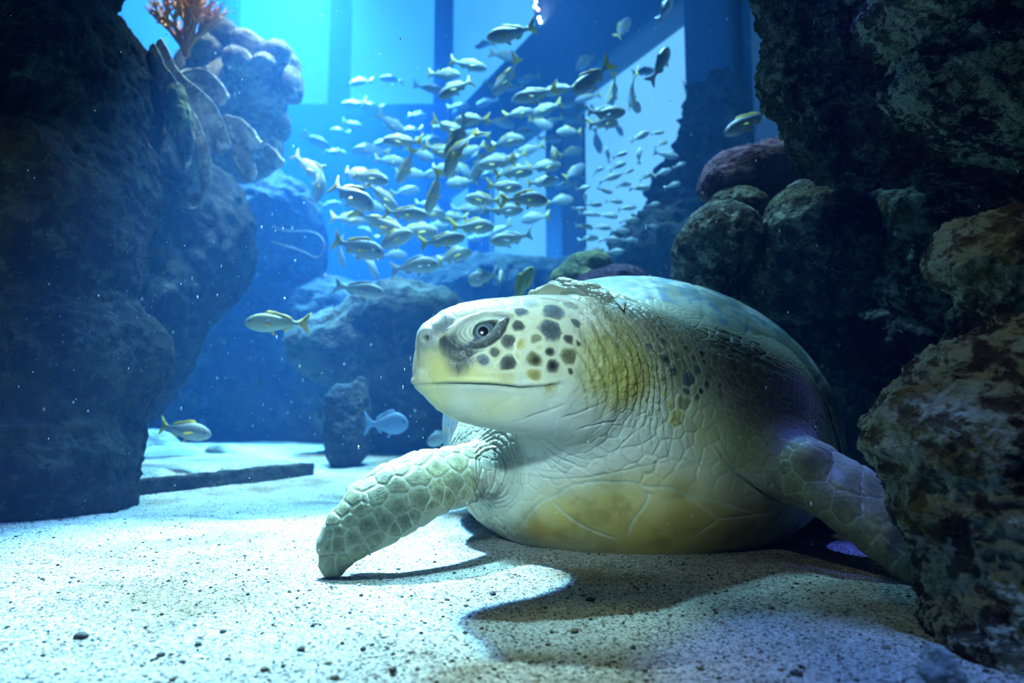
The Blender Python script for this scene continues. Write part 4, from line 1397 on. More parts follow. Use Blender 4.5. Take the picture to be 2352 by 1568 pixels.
# ------------------------------------------------------------------ slab on the sand
def slab():
    t = bpy.data.objects.new('stone_slab', None)
    COL.objects.link(t)
    a = ground_point(722, 1094)
    b = ground_point(250, 1148)
    d = (b - a) / np.linalg.norm(b - a)
    nrm_ = np.array([-d[1], d[0], 0.0])
    if nrm_[1] < 0:
        nrm_ = -nrm_
    L = np.linalg.norm(b - a) + 0.25
    n1, n2, n3 = 90, 26, 6
    H = 0.062
    vs, qs = [], []

    def face(fn, na, nb, flip=False):
        o = len(vs)
        for i in range(na + 1):
            for j in range(nb + 1):
                vs.append(fn(i / na, j / nb))
        for i in range(na):
            for j in range(nb):
                q = [o + i * (nb + 1) + j, o + (i + 1) * (nb + 1) + j, o + (i + 1) * (nb + 1) + j + 1, o + i * (nb + 1) + j + 1]
                qs.append(q[::-1] if flip else q)
    W = 0.75
    pt = lambda s, w, h: a + d * (s * L) + nrm_ * (w * W) + np.array([0, 0, h * H - 0.01])
    face(lambda i, j: pt(i, 0, j), n1, n3)
    face(lambda i, j: pt(i, j, 1), n1, n2)
    face(lambda i, j: pt(0, j, i), n3, n2)
    face(lambda i, j: pt(i, 1, j), n1, n3, True)
    face(lambda i, j: pt(1, j, i), n3, n2, True)
    v = np.array(vs, np.float32)
    off = np.stack([fbm(v, 9, 4, seed=s) for s in (401, 402, 403)], 1) * 0.012
    v = v + off - a.astype(np.float32)
    t.location = a.tolist()
    bm = bmesh.new()
    me = mesh_from('slab_body', v, np.array(qs))
    bm.from_mesh(me)
    bmesh.ops.remove_doubles(bm, verts=bm.verts, dist=0.002)
    bm.to_mesh(me)
    bm.free()
    obj('block', me, M_far, t)
    # sand lying on top
    sv = []
    for i in range(n1 + 1):
        for j in range(n2 + 1):
            p = pt(0.012 + i / n1 * 0.976, 0.03 + j / n2 * 0.95, 1.0)
            sv.append(p)
    sv = np.array(sv, np.float32)
    e = np.minimum.reduce([np.repeat(np.linspace(0, 1, n1 + 1), n2 + 1) * L, (1 - np.repeat(np.linspace(0, 1, n1 + 1), n2 + 1)) * L,
                           np.tile(np.linspace(0, 1, n2 + 1), n1 + 1) * W])
    sv[:, 2] += -0.004 + 0.02 * sstep(0.0, 0.06, e + 0.02 * fbm(sv, 20, 2, seed=411)) + 0.006 * fbm(sv, 8, 2, seed=412)
    k = np.arange((n1 + 1) * (n2 + 1)).reshape(n1 + 1, n2 + 1)
    sq = np.stack([k[:-1, :-1].ravel(), k[1:, :-1].ravel(), k[1:, 1:].ravel(), k[:-1, 1:].ravel()], 1)
    s_ = obj('sand_cover', mesh_from('sand_cover', sv - a.astype(np.float32), sq[:, ::-1]), sand_mat, t)
    tag(t, 'low rough stone slab covered in pale sand at the left', 'slab')


slab()

# ------------------------------------------------------------------ plate corals and sea fan on the left
def ribbon_plate(name, label, pts, depth_dir, width, seedv, mat, thick=0.012):
    """a thin leaning coral plate: its rim runs through pts, the plate goes back along depth_dir"""
    pts = np.array(pts, float)
    n, m = 44, 14
    seg = np.concatenate([[0], np.cumsum(np.linalg.norm(np.diff(pts, axis=0), axis=1))])
    tt = np.linspace(0, seg[-1], n)
    C_ = np.stack([np.interp(tt, seg, pts[:, a]) for a in range(3)], 1)
    for _ in range(3):
        C_[1:-1] = 0.25 * C_[:-2] + 0.5 * C_[1:-1] + 0.25 * C_[2:]
    dd = np.array(depth_dir, float)
    dd /= np.linalg.norm(dd)
    prof = np.sin(np.linspace(0.12, math.pi - 0.12, n)) ** 0.5
    vs = []
    tang = np.gradient(C_, axis=0)
    tang /= np.linalg.norm(tang, axis=1)[:, None]
    up = np.cross(tang, dd)
    up /= np.linalg.norm(up, axis=1)[:, None]
    up *= np.sign(up[:, 2])[:, None] + (up[:, 2] == 0)[:, None]
    for side in (1, -1):
        for i in range(n):
            for j in range(m):
                w = j / (m - 1)
                th = thick * (0.25 + 0.75 * min(1, w * 5))
                vs.append(C_[i] + dd * (w * width * prof[i]) + up[i] * (side * th * 0.5 + 0.05 * w * w * prof[i]))
    v = np.array(vs, np.float32)
    v += np.stack([fbm(v, 14, 3, seed=seedv + s) for s in (0, 1, 2)], 1) * 0.010
    k = np.arange(n * m).reshape(n, m)
    q1 = np.stack([k[:-1, :-1].ravel(), k[1:, :-1].ravel(), k[1:, 1:].ravel(), k[:-1, 1:].ravel()], 1)
    b = n * m
    q2 = q1[:, ::-1] + b
    edge_ = []
    loop = list(k[:, 0]) + list(k[-1, 1:]) + list(k[::-1, -1][1:]) + list(k[0, ::-1][1:-1])
    for x, y in zip(loop, loop[1:] + loop[:1]):
        edge_.append((y, x, x + b, y + b))
    o = obj(name, mesh_from(name, v, np.concatenate([q1, q2, np.array(edge_)])), mat)
    recenter(o)
    tag(o, label, 'coral')
    return o


def PP(lst, Y, dY=0.0):
    return [P(u, v, Y + dY * i) for i, (u, v) in enumerate(lst)]


back = (-0.75, 0.45, -0.35)
ribbon_plate('plate_coral', 'dark coral plate with a pale rim, nearest the cliff rock', PP([(352, 100), (380, 150), (412, 200), (436, 260), (448, 315), (440, 370)], 2.1, .01), back, 0.16, 421, M_plate, 0.016)
ribbon_plate('plate_coral', 'long thin coral plate with pale rim, second from the cliff rock', PP([(370, 88), (398, 140), (430, 180), (470, 212), (500, 245), (520, 290), (532, 330)], 2.3, .015), back, 0.2, 431, M_plate, 0.014)
ribbon_plate('plate_coral', 'slender coral plate trailing downward below the nearest plate', PP([(430, 230), (455, 275), (472, 320), (482, 372), (478, 430), (460, 470)], 2.25, .01), back, 0.12, 441, M_plate, 0.012)
ribbon_plate('plate_coral', 'small humped coral plate under the lobed coral head', PP([(436, 158), (460, 150), (490, 170), (515, 198), (526, 220)], 2.7, .0), back, 0.16, 451, M_plate, 0.02)
ribbon_plate('plate_coral', 'short bright rimmed coral plate left of the fish school', PP([(520, 262), (550, 268), (578, 292), (600, 325)], 2.6, .0), back, 0.15, 461, M_plate, 0.018)
ribbon_plate('plate_coral', 'lowest narrow coral plate hanging toward the fish school', PP([(545, 326), (565, 345), (582, 372), (590, 398)], 2.6, .0), back, 0.12, 471, M_plate, 0.014)
ribbon_plate('plate_coral', 'faint far coral plate at the school\'s left edge', PP([(610, 330), (640, 352), (655, 372)], 3.0, .0), back, 0.12, 481, M_plate, 0.016)
rock('encrusted_lump', 'green algae lump on the underside of the nearest coral plate', 'coral', [(405, 235, 2.14, 22, 50, .05), (420, 275, 2.14, 18, 34, .04)], 0.012, 0.008, M_green, 0.02, 10.0, 1, 486)


def tube_mesh(name, paths, seg=6):
    """paths: list of (points, radii)"""
    V, Q = [], []
    for pts, rad in paths:
        pts = np.array(pts, float)
        n = len(pts)
        tan = np.gradient(pts, axis=0)
        tan /= np.linalg.norm(tan, axis=1)[:, None] + 1e-9
        ref = np.array([0.3, 0.9, 0.25])
        base = len(V)
        for i in range(n):
            a = np.cross(tan[i], ref)
            a /= np.linalg.norm(a) + 1e-9
            b = np.cross(tan[i], a)
            for s in range(seg):
                t = 2 * math.pi * s / seg
                V.append(pts[i] + rad[i] * (math.cos(t) * a + math.sin(t) * b))
        for i in range(n - 1):
            for s in range(seg):
                x = base + i * seg + s
                y = base + i * seg + (s + 1) % seg
                Q.append((x, y, y + seg, x + seg))
        Q.append(tuple(base + s for s in range(seg))[:4])
    return mesh_from(name, np.array(V, np.float32), np.array(Q))


def smooth_path(pts, n=30):
    pts = np.array(pts, float)
    seg = np.concatenate([[0], np.cumsum(np.linalg.norm(np.diff(pts, axis=0), axis=1))])
    tt = np.linspace(0, seg[-1], n)
    o = np.stack([np.interp(tt, seg, pts[:, a]) for a in range(3)], 1)
    for _ in range(4):
        o[1:-1] = 0.25 * o[:-2] + 0.5 * o[1:-1] + 0.25 * o[2:]
    return o


def simple_mat(name, color, rough=0.7, spec=0.3, noise=0.4, scale=30):
    N = Nodes(name)
    co = N.coords('Object')
    n = N.noise(co, scale, 4, 0.6)
    c = N.mix(N.math('MULTIPLY', N.math('SUBTRACT', n, 0.5), noise * 2), (*color, 1), (1, 1, 1), 'OVERLAY')
    return N.principled(c, rough, N.bump(n, 0.2, 0.004), spec)


M_fan = simple_mat('sea_fan', (.85, .36, .10), 0.8)
fan_paths = []
rr = random.Random(3)


def branch(p, d, r, depth):
    n = 6
    pts = [p]
    for i in range(n):
        d = d + np.array([rr.uniform(-.16, .16), rr.uniform(-.08, .08), rr.uniform(-.12, .16)])
        d /= np.linalg.norm(d)
        pts.append(pts[-1] + d * 0.0125 * (0.86 ** (4 - depth)))
    rad = list(np.linspace(r, r * 0.7, n + 1))
    fan_paths.append((pts, rad))
    if depth > 0:
        for s in (-1, 1, 0):
            if s == 0 and rr.random() < 0.4:
                continue
            ang = s * rr.uniform(0.22, 0.5)
            nd = np.array([d[0] * math.cos(ang) - d[2] * math.sin(ang), d[1] + rr.uniform(-.2, .2), d[0] * math.sin(ang) + d[2] * math.cos(ang)])
            branch(pts[-1 if s else 3], nd, r * 0.75, depth - 1)


root = P(428, 130, 2.6)
for dx in (-0.3, -0.18, -0.06, 0.06, 0.18):
    branch(root, np.array([dx, 0.05, 1.0]), 0.012, 4)
fan = obj('sea_fan', tube_mesh('sea_fan', fan_paths), M_fan)
recenter(fan)
tag(fan, 'bushy orange sea fan growing beside the lobed coral head', 'coral')

M_rope = simple_mat('pale_hose', (.12, .13, .125), 0.7)
hp = smooth_path([P(*a) for a in ((622, 555, 3.4), (660, 566, 3.4), (700, 578, 3.4), (728, 596, 3.4), (744, 580, 3.4), (745, 552, 3.4), (730, 536, 3.45), (705, 530, 3.5), (670, 532, 3.5), (640, 528, 3.5), (626, 520, 3.55))], 60)
hose = obj('hose', tube_mesh('hose', [(hp, [0.0034] * len(hp))], 8), M_rope)
recenter(hose)
tag(hose, 'thin pale hose looping against the dark reef', 'hose')
for pts_, lab in (([(50, -10, 1.95), (80, 25, 1.9), (112, 62, 1.88)], 'pale thin rod slanting down in the top left corner'),
                  ([(-10, 72, 1.75), (40, 92, 1.72), (104, 118, 1.7)], 'faint thin cord crossing the black top left corner below the rod')):
    sp_ = smooth_path([P(*a) for a in pts_], 16)
    o = obj('cord', tube_mesh('cord', [(sp_, [0.0045] * len(sp_))], 8), M_rope)
    recenter(o)
    tag(o, lab, 'cord')

# ------------------------------------------------------------------ windows of the tank's far side
N = Nodes('lit_pane')
em = N.n('ShaderNodeEmission')
em.inputs['Color'].default_value = PANE_C
em.inputs['Strength'].default_value = 1.0
lp = N.noise(N.coords('Object'), 0.6, 2)
N.l(N.math('ADD', N.math('MULTIPLY', lp, PANE_E * 0.5), PANE_E * 0.75), em.inputs['Strength'])
N.l(em.outputs[0], N.out.inputs['Surface'])
M_pane = N.mat
M_frame = simple_mat('window_frame', (.10, .16, .22), 0.6, 0.3, 0.2, 4)
M_wall = simple_mat('tank_wall', (.10, .13, .15), 0.9, 0.1, 0.4, 2)


def box(name, lo, hi, mat, parent, bev=0.02):
    bm = bmesh.new()
    bmesh.ops.create_cube(bm, size=1.0)
    lo, hi = np.array(lo, float), np.array(hi, float)
    for v in bm.verts:
        v.co = Vector(((lo + hi) / 2 + np.array(v.co) * (hi - lo)).tolist())
    if bev:
        bmesh.ops.bevel(bm, geom=bm.edges[:], offset=bev, segments=2, affect='EDGES', profile=0.5)
    me = bpy.data.meshes.new(name)
    bm.to_mesh(me)
    bm.free()
    return obj(name, me, mat, parent)


def window(name, label, origin, angle):
    w = bpy.data.objects.new(name, None)
    COL.objects.link(w)
    w.location = origin
    w.rotation_euler = (0, 0, angle)
    tag(w, label, None, None, 'structure')
    return w


# near run of windows: local x runs along the wall away from the camera, local y points into the tank
wb = window('window_1', 'tall framed windows receding along the tank side', (1.36, 4.5, 0.0), math.atan2(.892, -.452))
box('mullion', (-.42, -.15, 0), (0.0, .22, 7.2), M_frame, wb)
box('mullion', (-.52, -.1, 0), (-.455, .15, 7.2), M_frame, wb, .01)
box('mullion', (1.737, -.1, 0), (2.045, .14, 3.3), M_frame, wb)
box('mullion', (1.80, -.1, 4.0), (2.255, .14, 7.2), M_frame, wb)
box('mullion', (3.75, -.1, 0), (4.0, .1, 3.3), M_frame, wb)
box('transom', (-2.5, -.12, 3.13), (5.25, .18, 4.02), M_frame, wb, .05)
box('plinth', (-2.5, -.12, 0), (5.25, .12, 1.35), M_wall, wb)
for x0, x1, z0, z1 in ((-2.4, -.5, 1.2, 3.2), (0.0, 1.8, 1.2, 3.2), (2.0, 3.8, 1.2, 3.2), (3.95, 5.25, 1.2, 3.2), (-2.4, -.5, 3.95, 7.2), (0.0, 1.85, 3.95, 7.2), (2.2, 5.25, 3.95, 7.2)):
    box('pane', (x0, -.20, z0), (x1, -.16, z1), M_pane, wb, 0)
wa = window('window_2', 'far bright windows at the back of the tank', (-0.98, 9.25, 0.0), math.pi)
box('mullion', (-.15, -.1, 0), (.12, .12, 7.4), M_frame, wa)
box('mullion', (1.33, -.1, 0), (1.60, .12, 7.4), M_frame, wa)
box('mullion', (2.95, -.1, 0), (3.2, .12, 7.4), M_frame, wa)
box('transom', (-.1, -.12, 3.5), (7.2, .15, 4.55), M_frame, wa, .05)
box('plinth', (-.1, -.12, 0), (7.2, .10, 3.6), M_wall, wa)
for x0, x1 in ((.1, 1.4), (1.55, 3.0), (3.15, 5.1), (5.1, 7.2)):
    box('pane', (x0, -.20, 4.4), (x1, -.16, 7.4), M_pane, wa, 0)
# string of small warm bulbs seen beyond the far pane
for k, (u, v, c, s_) in enumerate(((1231, 4, (1, .25, .2), 14), (1229, 15, (1, .9, .8), 16), (1236, 22, (1, .15, .2), 16), (1238, 41, (1, .8, .6), 18), (1241, 50, (1, .75, .5), 16))):
    N = Nodes('bulb_glow')
    em = N.n('ShaderNodeEmission')
    em.inputs['Color'].default_value = (*c, 1)
    em.inputs['Strength'].default_value = s_ * 2.5
    N.l(em.outputs[0], N.out.inputs['Surface'])
    N.mat.cycles.emission_sampling = 'NONE'
    bv, bf = uv_sphere(0.013, 12, 8)
    o = obj('bulb', mesh_from('bulb', bv, bf), N.mat)
    o.location = P(u, v, 6.25).tolist()
    tag(o, ['red bulb at the top of the short light string', 'white bulb second from the top of the light string', 'crimson bulb in the middle of the light string', 'warm white bulb second lowest on the light string', 'amber bulb lowest on the light string'][k], 'bulb', 'bulbs hanging by the window')

# ------------------------------------------------------------------ fish
def fish_profile():
    x = np.array([-.335, -.30, -.24, -.16, -.06, .05, .16, .26, .35, .42, .465, .49, .50])
    up = np.array([.040, .036, .044, .066, .100, .132, .150, .150, .128, .096, .066, .035, .008])
    dn = np.array([.040, .034, .040, .058, .090, .118, .132, .130, .112, .086, .058, .032, .008])
    return x, up, dn


def bend_y(x, b):
    return b * np.where(x < 0.15, (x - 0.15) ** 2, 0)


def fish_body(b, deep=1.0):
    x, up, dn = fish_profile()
    xs = np.concatenate([x])
    V, Q = [], []
    S = 16
    for xi, u_, d_ in zip(xs, up, dn):
        for s in range(S):
            a = 2 * math.pi * s / S
            sz, cy = math.sin(a), math.cos(a)
            h = (u_ if sz > 0 else d_) * deep
            w = 0.46 * (u_ + d_) / 2 * (1.0 if xi < .3 else 1.05)
            V.append((xi, math.copysign(abs(cy) ** 0.9, cy) * w + bend_y(np.array(xi), b), sz * h - 0.01))
    n = len(xs)
    for i in range(n - 1):
        for s in range(S):
            p, q = i * S + s, i * S + (s + 1) % S
            Q.append((p, q, q + S, p + S))
    V.append((-.335, float(bend_y(np.array(-.335), b)), -.01))
    V.append((.503, 0, -.01))
    ex = []
    for s in range(S):
        ex.append((len(V) - 2, (s + 1) % S, s))
        ex.append((len(V) - 1, (n - 1) * S + s, (n - 1) * S + (s + 1) % S))
    return mesh_from('fish_body', np.array(V, np.float32), np.array(Q), ex)


def fin(name, outline, b, thick=0.006, side=0.0, sub=3, tilt=0.0):
    """flat fin in the x-z plane with real thickness; outline is a closed polygon (x, z)"""
    o = np.array(outline, float)
    pts = []
    for i in range(len(o)):
        for k in range(sub):
            pts.append(o[i] + (o[(i + 1) % len(o)] - o[i]) * k / sub)
    o = np.array(pts)
    c = o.mean(0)
    n = len(o)
    V, ex = [], []
    for sgn in (1, -1):
        for x, z in o:
            V.append((x, side + tilt * (z - o[0][1]) + bend_y(np.array(x), b) + sgn * thick * 0.3, z))
        V.append((c[0], side + tilt * (c[1] - o[0][1]) + bend_y(np.array(c[0]), b) + sgn * thick * 0.7, c[1]))
    for i in range(n):
        j = (i + 1) % n
        ex.append((n, i, j))
        ex.append((2 * n + 1, n + 1 + j, n + 1 + i))
        ex.append((i, n + 1 + i, n + 1 + j, j))
    return mesh_from(name, np.array(V, np.float32), [], ex)


N = Nodes('fish_scales')
co = N.coords('Object')
sx = N.n('ShaderNodeSeparateXYZ')
N.l(co, sx.inputs[0])
oi = N.n('ShaderNodeObjectInfo')
zz = N.math('ADD', N.math('MULTIPLY', sx.outputs[2], 3.1), 0.5)
basec = N.ramp(zz, [(0.0, (.80, .84, .80)), (0.30, (.66, .72, .70)), (0.55, (.40, .45, .44)), (0.78, (.34, .35, .36)), (0.92, (.62, .58, .56)), (1.0, (.70, .66, .62))])
wv = N.n('ShaderNodeTexWave')
wv.wave_type = 'BANDS'
wv.bands_direction = 'Z'
N.l(co, wv.inputs['Vector'])
wv.inputs['Scale'].default_value = 9.0
wv.inputs['Distortion'].default_value = 1.2
stripe = N.ramp(wv.outputs['Fac'], [(0.55, 0.0), (0.85, 1.0)])
basec = N.mix(N.math('MULTIPLY', stripe, 0.42), basec, (.42, .34, .08))
basec = N.mix(N.math('MULTIPLY', oi.outputs['Random'], 0.35), basec, (.30, .34, .34))
sc_ = N.voronoi(co, 46, 'F1')
M_fish = N.principled(basec, 0.38, N.bump(sc_, 0.25, 0.01), 0.5)
N = Nodes('fish_fin_yellow')
n_ = N.noise(N.coords('Object'), 14, 3)
M_fin = N.principled(N.mix(n_, (.80, .58, .04), (.62, .44, .05)), 0.5, None, 0.3)
N = Nodes('fish_fin_grey')
n_ = N.noise(N.coords('Object'), 14, 3)
M_fing = N.principled(N.mix(n_, (.40, .46, .46), (.30, .36, .38)), 0.5, None, 0.3)
N = Nodes('fish_yellow_body')
co = N.coords('Object')
sx = N.n('ShaderNodeSeparateXYZ')
N.l(co, sx.inputs[0])
zz = N.math('ADD', N.math('MULTIPLY', sx.outputs[2], 3.1), 0.5)
yc_ = N.ramp(zz, [(0.0, (.55, .62, .50)), (0.35, (.42, .48, .25)), (0.7, (.34, .38, .20)), (1.0, (.46, .44, .10))])
M_fishy = N.principled(N.mix(N.math('MULTIPLY', N.noise(co, 20, 4), 0.4), yc_, (.30, .34, .16)), 0.42, None, 0.4)
N = Nodes('fish_blue_body')
M_fishb = N.principled(N.mix(N.noise(N.coords('Object'), 5, 4), (.30, .46, .66), (.22, .36, .56)), 0.5, None, 0.3)
N = Nodes('fish_eye')
M_feye = N.principled((.012, .014, .016), 0.15, None, 0.6)

TAIL = [(-.30, .034), (-.37, .070), (-.455, .145), (-.50, .165), (-.468, .080), (-.435, .0), (-.468, -.080), (-.50, -.165), (-.455, -.145), (-.37, -.070), (-.30, -.036)]
DORS = [(.22, .135), (.16, .185), (.06, .175), (-.04, .140), (-.12, .125), (-.20, .085), (-.24, .040), (-.14, .055), (0, .105), (.12, .135)]
ANAL = [(-.06, -.085), (-.10, -.135), (-.17, -.110), (-.23, -.055), (-.16, -.058)]
PELV = [(.14, -.130), (.06, -.190), (.02, -.180), (.06, -.125)]
PECT = [(.24, -.015), (.14, -.055), (.04, -.075), (.06, -.035), (.14, -.005)]
PROTO = []
for b in (0.0, 0.55, -0.55, 1.1, -1.1):
    PROTO.append({'body': fish_body(b), 'tail_fin': fin('tail_fin', TAIL, b), 'dorsal_fin': fin('dorsal_fin', DORS, b),
                  'anal_fin': fin('anal_fin', ANAL, b), 'pelvic_fin': fin('pelvic_fin', PELV, b, side=0.0),
                  'pectoral_fin': fin('pectoral_fin', PECT, b, side=0.066, tilt=-0.35), 'pectoral_fin2': fin('pectoral_fin', PECT, b, side=-0.066, tilt=0.35)})
_v, _f = uv_sphere(0.020, 12, 8)
EYE_ME = mesh_from('fish_eye', _v, _f)
EYE_ME.materials.append(M_feye)
for pr in PROTO:
    for kk_, me in pr.items():
        me.materials.append(M_fish if kk_ == 'body' else M_fin)


def recolor(pr, body, finm):
    out = {}
    for k_, me in pr.items():
        m2 = me.copy()
        m2.materials.clear()
        m2.materials.append(body if k_ == 'body' else finm)
        out[k_] = m2
    return out


PR_Y = recolor(PROTO[0], M_fishy, M_fin)
PR_B = recolor(PROTO[0], M_fishb, M_fishb)
PR_G = [recolor(p, M_fish, M_fing) for p in PROTO]


def put_fish(u, v, length, theta, yaw, label, group, proto, L=0.16, full=True, deep=1.0, Y=None):
    th, ps = math.radians(theta), yaw
    D = Vector((math.cos(ps) * math.cos(th), math.sin(ps), math.cos(ps) * math.sin(th)))
    upv = Vector((0, 0, 1)) if abs(D.z) < 0.92 else Vector((-0.5 if math.cos(th) > 0 else 0.5, 0.3, 0.4))
    Zv = (upv - D * upv.dot(D)).normalized()
    Yv = Zv.cross(D)
    fore = max(0.35, math.cos(ps))
    if Y is None:
        Y = min(5.3, max(1.7, L * FPX * fore / length))
    size = 1.16 * length * Y / FPX / fore
    M = Matrix((D, Yv, Zv)).transposed().to_4x4() @ Matrix.Diagonal((size, size, size * deep, 1))
    M.translation = Vector(P(u, v, Y).tolist())
    t = bpy.data.objects.new('fish', None)
    COL.objects.link(t)
    t.matrix_world = M
    names = ('body', 'tail_fin', 'dorsal_fin', 'anal_fin', 'pelvic_fin', 'pectoral_fin', 'pectoral_fin2') if full else ('body', 'tail_fin', 'dorsal_fin')
    for nm in names:
        o = bpy.data.objects.new(nm.rstrip('2'), proto[nm])
        COL.objects.link(o)
        o.parent = t
    if full:
        for sgn in (1, -1):
            o = bpy.data.objects.new('eye', EYE_ME)
            COL.objects.link(o)
            o.parent = t
            o.location = (.40, sgn * .040, .022)
    tag(t, label, 'fish', group)
    return t


SCHOOL = [  # u, v, length px, heading in the picture (deg), yaw into depth
    (822, 567, 115, -18, 0), (953, 609, 95, 5, 0), (1040, 586, 80, 8, .1), (1017, 553, 92, 12, 0), (899, 552, 95, 18, 0), (930, 490, 95, -8, 0), (876, 515, 100, -28, 0), (800, 502, 75, -3, .2), (805, 446, 115, -33, .1),
    (735, 420, 80, -105, .3), (708, 382, 80, -40, .2), (818, 398, 85, -25, 0), (848, 405, 90, -20, 0), (942, 399, 60, 0, 0), (935, 383, 80, -120, .2), (1000, 440, 90, -115, .2), (1047, 343, 110, -112, .1), (851, 343, 75, 185, 0),
    (925, 325, 80, 180, 0), (725, 323, 60, -25, .3), (715, 478, 55, -65, .3), (706, 508, 45, 160, .2), (878, 450, 75, -40, .3), (779, 582, 42, -80, 1.0), (852, 608, 45, -70, 1.0), (958, 530, 90, -5, 0), (985, 490, 70, 0, 0),
    (1007, 345, 70, -25, 0), (1085, 345, 60, 200, 0), (1018, 386, 70, -20, 0), (846, 535, 45, 150, 0), (1030, 294, 75, -15, 0), (1085, 520, 90, 3, 0), (1175, 549, 88, 185, 0), (1150, 531, 60, 200, .3), (1205, 456, 95, 0, 0), (1248, 384, 75, 10, 0),
    (1245, 420, 70, 15, 0), (1268, 357, 50, 60, 1.0), (1317, 397, 60, 40, .2), (1285, 460, 60, 5, 0), (1106, 600, 40, 190, 0), (1140, 374, 80, 190, 0), (1180, 395, 80, 5, 0), (1129, 400, 50, 190, .2), (1157, 431, 75, 5, 0), (1110, 458, 75, 180, 0),
    (1157, 483, 80, 0, 0), (1103, 375, 80, -110, .2), (1072, 362, 50, 190, 0), (1007, 400, 60, 180, 0), (1175, 78, 105, 188, 0), (1115, 100, 48, 200, .2), (1158, 130, 60, -10, 0), (1075, 148, 80, -12, 0), (1020, 170, 70, -5, 0), (1048, 200, 85, -145, 0),
    (1165, 182, 85, -133, .2), (1181, 203, 42, 180, 0), (1230, 218, 95, 190, 0), (1287, 205, 75, 185, 0), (1358, 182, 100, -138, .1), (1349, 136, 65, -135, .2), (1429, 68, 65, 60, .2), (1350, 224, 55, 190, 0), (1450, 205, 48, -60, 1.0), (1457, 243, 44, 30, 1.0),
    (1388, 262, 90, 10, 0), (1385, 282, 70, 15, .2), (1320, 273, 55, 170, 0), (1238, 286, 60, 0, 0), (1148, 282, 60, -5, 0), (1085, 275, 75, 180, 0), (1018, 290, 60, -10, 0), (1052, 243, 48, 0, 0), (1163, 322, 75, 0, 0), (1200, 303, 50, 5, .2),
    (1310, 302, 60, 190, 0), (1372, 322, 52, -75, .2), (1420, 295, 38, -60, .2), (1050, 318, 95, -118, .2), (1147, 366, 75, 190, .1), (1255, 250, 70, 200, .2), (1290, 240, 60, 5, 0), (1410, 215, 70, -120, .4), (1310, 350, 55, 20, .3),
    (830, 188, 52, 180, 0), (900, 182, 50, 178, 0), (815, 240, 52, 180, .1), (852, 243, 46, 175, 0), (810, 287, 48, -20, .1), (897, 284, 66, -30, 0), (958, 262, 42, -15, .1), (985, 205, 60, 0, .1), (780, 300, 40, 170, .2),
    (1220, 345, 60, 185, .1), (1190, 260, 65, 10, .2), (1120, 235, 50, 190, .3), (965, 355, 60, -15, .1), (895, 370, 62, 0, .2), (770, 350, 50, -10, .2), (1060, 420, 65, 185, .1), (1075, 480, 70, 5, .2), (1230, 500, 60, 185, .2), (1040, 500, 66, 175, .2),
    (930, 440, 60, 10, .2), (1095, 310, 58, 175, .1), (1260, 320, 52, 0, .1), (1340, 250, 55, -150, .2), (1205, 225, 55, 175, .3), (985, 320, 55, -5, .2), (1130, 200, 45, -30, .2), (850, 470, 60, -20, .3), (760, 470, 44, 10, .3), (1000, 520, 56, 8, .1), (1180, 365, 60, 200, .2),
    (1100, 545, 50, 185, .1), (880, 330, 55, 190, .2), (1300, 425, 46, 185, .2), (945, 300, 50, 180, .1), (1215, 180, 46, 190, .3), (1270, 280, 48, 185, .3), (1060, 385, 60, -40, .3), (980, 470, 55, -15, .3), (905, 585, 46, 10, .5)]
PANE_FISH = [(1396, 356, 36, 100), (1424, 356, 34, 20), (1468, 356, 36, 80), (1468, 315, 50, 30), (1509, 306, 32, 15), (1520, 330, 28, 20), (1418, 382, 40, 25), (1374, 391, 30, 35), (1400, 409, 50, 20), (1339, 432, 30, 10), (1388, 438, 36, -10), (1345, 456, 26, 90),
             (1468, 432, 45, 5), (1529, 356, 52, -10), (1520, 397, 42, 20), (1362, 470, 40, 5), (1410, 462, 38, -5), (1440, 478, 40, 8), (1350, 492, 42, 0), (1395, 495, 44, -5), (1445, 505, 40, 5), (1340, 520, 40, 4), (1380, 522, 44, -3), (1425, 530, 42, 0), (1350, 548, 44, 3), (1400, 550, 44, -4),
             (1445, 552, 36, 6), (1365, 575, 40, 0), (1412, 578, 40, 4), (1500, 470, 30, 15), (1485, 405, 32, 30), (1440, 395, 30, 20), (1432, 425, 34, 12), (1545, 425, 34, 15), (1560, 380, 30, 25), (1495, 520, 30, 0), (1330, 480, 30, 0)]
sc_rng = random.Random(5)


def pose_of(th, yaw):
    if yaw > 0.8:
        return 'end-on'
    t = (th + 180) % 360 - 180
    if 55 < t < 125:
        return 'nose-up'
    if -125 < t < -50:
        return 'nose-down'
    if abs(t) >= 100:
        return 'leftward-slanting' if t < 0 and t > -160 else 'left-facing'
    return 'right-facing'


def place_of(u, v):
    if v < 160:
        return 'above the school before the upper panes'
    if v < 262:
        return 'high in the school, left of the dark beam' if u < 1000 else 'high in the school before the diagonal beam'
    if v < 350:
        return 'in the upper middle left of the school' if u < 1000 else 'in the upper middle of the school' if u < 1240 else 'by the school\'s edge at the bright pane'
    if v < 440:
        return 'in the lower middle left of the school' if u < 940 else 'in the crowded centre of the school' if u < 1120 else 'centre right of the school by the post'
    return 'low on the left of the school' if u < 900 else 'along the bottom middle of the school' if u < 1090 else 'along the bottom right of the school'


